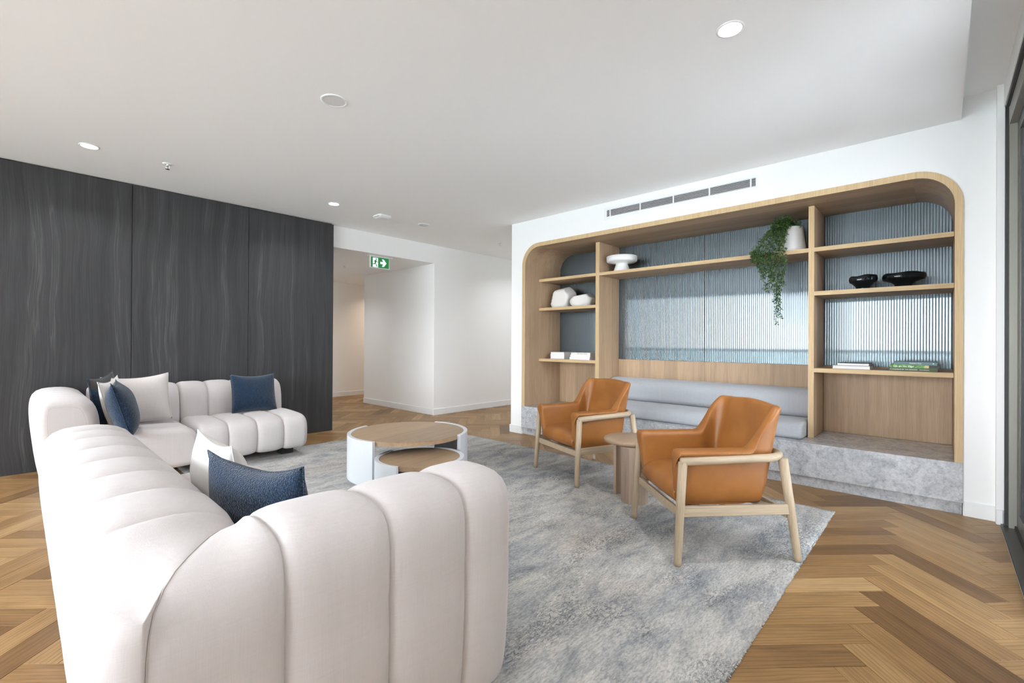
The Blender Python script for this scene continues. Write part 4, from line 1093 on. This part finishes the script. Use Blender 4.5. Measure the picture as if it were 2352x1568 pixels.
for a_ in ((-.02, .05, .33), (-.05, .0, .31), (-.06, .09, .32), (.0, .10, .30), (-.03, -.06, .28), (-.07, -.08, .23), (-.08, .06, .345), (-.05, .12, .28), (-.12, .10, .30)):
    vine([V((0, 0, .22)), V((a_[0]*.6, a_[1]*.6, .27)), V(a_)], 300, .017, .04)
o = link('foliage', lb, 'leaf_green', pp); o['kind'] = 'stuff'
# books: local x = into the shelf, y = along the spine, spine faces -x
BK = []
def book(y0, y1, x0, dep, z0, th, cover, label, grp, spine=None, text=None, pages_front=False):
    yc = (y0+y1)/2; t = thing('book', label, 'book', (x0, yc, z0), group=grp); hl = abs(y1-y0)/2; c_ = .0022
    link('cover', (lambda bm: (box(0, dep, -hl, hl, 0, c_, bm), box(0, dep, -hl, hl, th-c_, th, bm), None if pages_front else box(0, c_, -hl, hl, c_, th-c_, bm), box(dep-c_, dep, -hl, hl, c_, th-c_, bm) if pages_front else None, bm)[-1])(bmesh.new()), cover, t)
    link('pages', box(.003 if pages_front else c_, dep-.004, -hl+.003, hl-.003, c_, th-c_), 'paper', t)
    for (txt, yy, size, mat, font_shear) in (text or []):
        cu = bpy.data.curves.new('lettering', 'FONT'); cu.body = txt; cu.size = size; cu.align_x = 'LEFT'; cu.align_y = 'CENTER'; cu.extrude = .00015; cu.shear = font_shear
        ob = bpy.data.objects.new('tmp_text', cu); C.objects.link(ob)
        dg = bpy.context.evaluated_depsgraph_get(); me = bpy.data.meshes.new_from_object(ob.evaluated_get(dg)); bpy.data.objects.remove(ob)
        lo = bpy.data.objects.new('lettering', me); C.objects.link(lo); me.materials.clear(); me.materials.append(M_(mat)); lo.parent = t
        lo.location = (-.0004, yy, th/2); lo.rotation_euler = (PI/2, 0, -PI/2)
    return t
SZ1 = .9724
g1 = 'books on the lower shelf by the hall'; g2 = 'books on the lower shelf by the glass door'
def stack(z, items, **k):
    for it in items:
        book(z0=z, **it); z += it['th']+.0004
stack(SZ1, [dict(y0=3.816, y1=3.587, x0=4.85, dep=.28, th=.026, cover='cover_white', label='white book at the bottom of the plain white stack of three', grp=g1, pages_front=True),
            dict(y0=3.812, y1=3.587, x0=4.85, dep=.27, th=.032, cover='cover_white', label='thicker white book in the middle of the plain white stack of three', grp=g1),
            dict(y0=3.806, y1=3.590, x0=4.85, dep=.28, th=.027, cover='cover_white', label='white book on top of the plain white stack of three', grp=g1)])
stack(SZ1, [dict(y0=3.451, y1=3.152, x0=4.78, dep=.30, th=.030, cover='cover_white', label='bluish-white large book at the bottom of the stack topped by a cream book', grp=g1),
            dict(y0=3.437, y1=3.146, x0=4.78, dep=.29, th=.030, cover='cover_grey' if False else 'cover_white', label='plain white book directly under the cream lettered book', grp=g1),
            dict(y0=3.426, y1=3.144, x0=4.78, dep=.28, th=.027, cover='cover_cream', label='cream book with dark spine lettering lying on two white books', grp=g1,
                 text=[('LIVE BEAUTIFUL', .050, .021, 'ink_grey', 0)])])
stack(SZ1, [dict(y0=.687, y1=.428, x0=4.80, dep=.25, th=.028, cover='cover_grey', label='larger pale grey book with page edges showing under a dark-covered book', grp=g2, pages_front=True),
            dict(y0=.653, y1=.434, x0=4.80, dep=.22, th=.022, cover='cover_black', label='smaller dark-covered book lying on the larger pale grey book', grp=g2, pages_front=True)])
bz = SZ1
book(.309, .018, 4.79, .24, bz, .0245, 'cover_moss', 'moss green book with white capital lettering at the bottom of its stack', g2, text=[('STONEFIELDS BY THE SEASONS', .138, .0118, 'ink_white', 0), ('PAUL BANGAY', -.042, .0085, 'ink_white', 0)])
bz += .025
lfb = book(.301, .006, 4.79, .24, bz, .0245, 'cover_leafy', 'leafy green patterned book between the moss green and teal books', g2, text=[('Life on the Edge', .128, .019, 'ink_white', .35)])
link('spine_patch', box(-.0003, 0, -.085, -.062, .002, .0225), 'cover_tan', lfb); link('spine_end', box(-.0003, 0, -.1475, -.086, .001, .0235), 'cover_black', lfb)
bz += .025
tb = book(.277, .020, 4.79, .23, bz, .024, 'cover_teal', 'slate teal book with small white title on top of its stack', g2, text=[('Resident Dog', .033, .0125, 'ink_white', 0)])
link('emblem', prism([(-.112, .012), (-.106, .0165), (-.100, .012), (-.106, .0075)], -.0004, 0, 'x'), 'ink_white', tb)
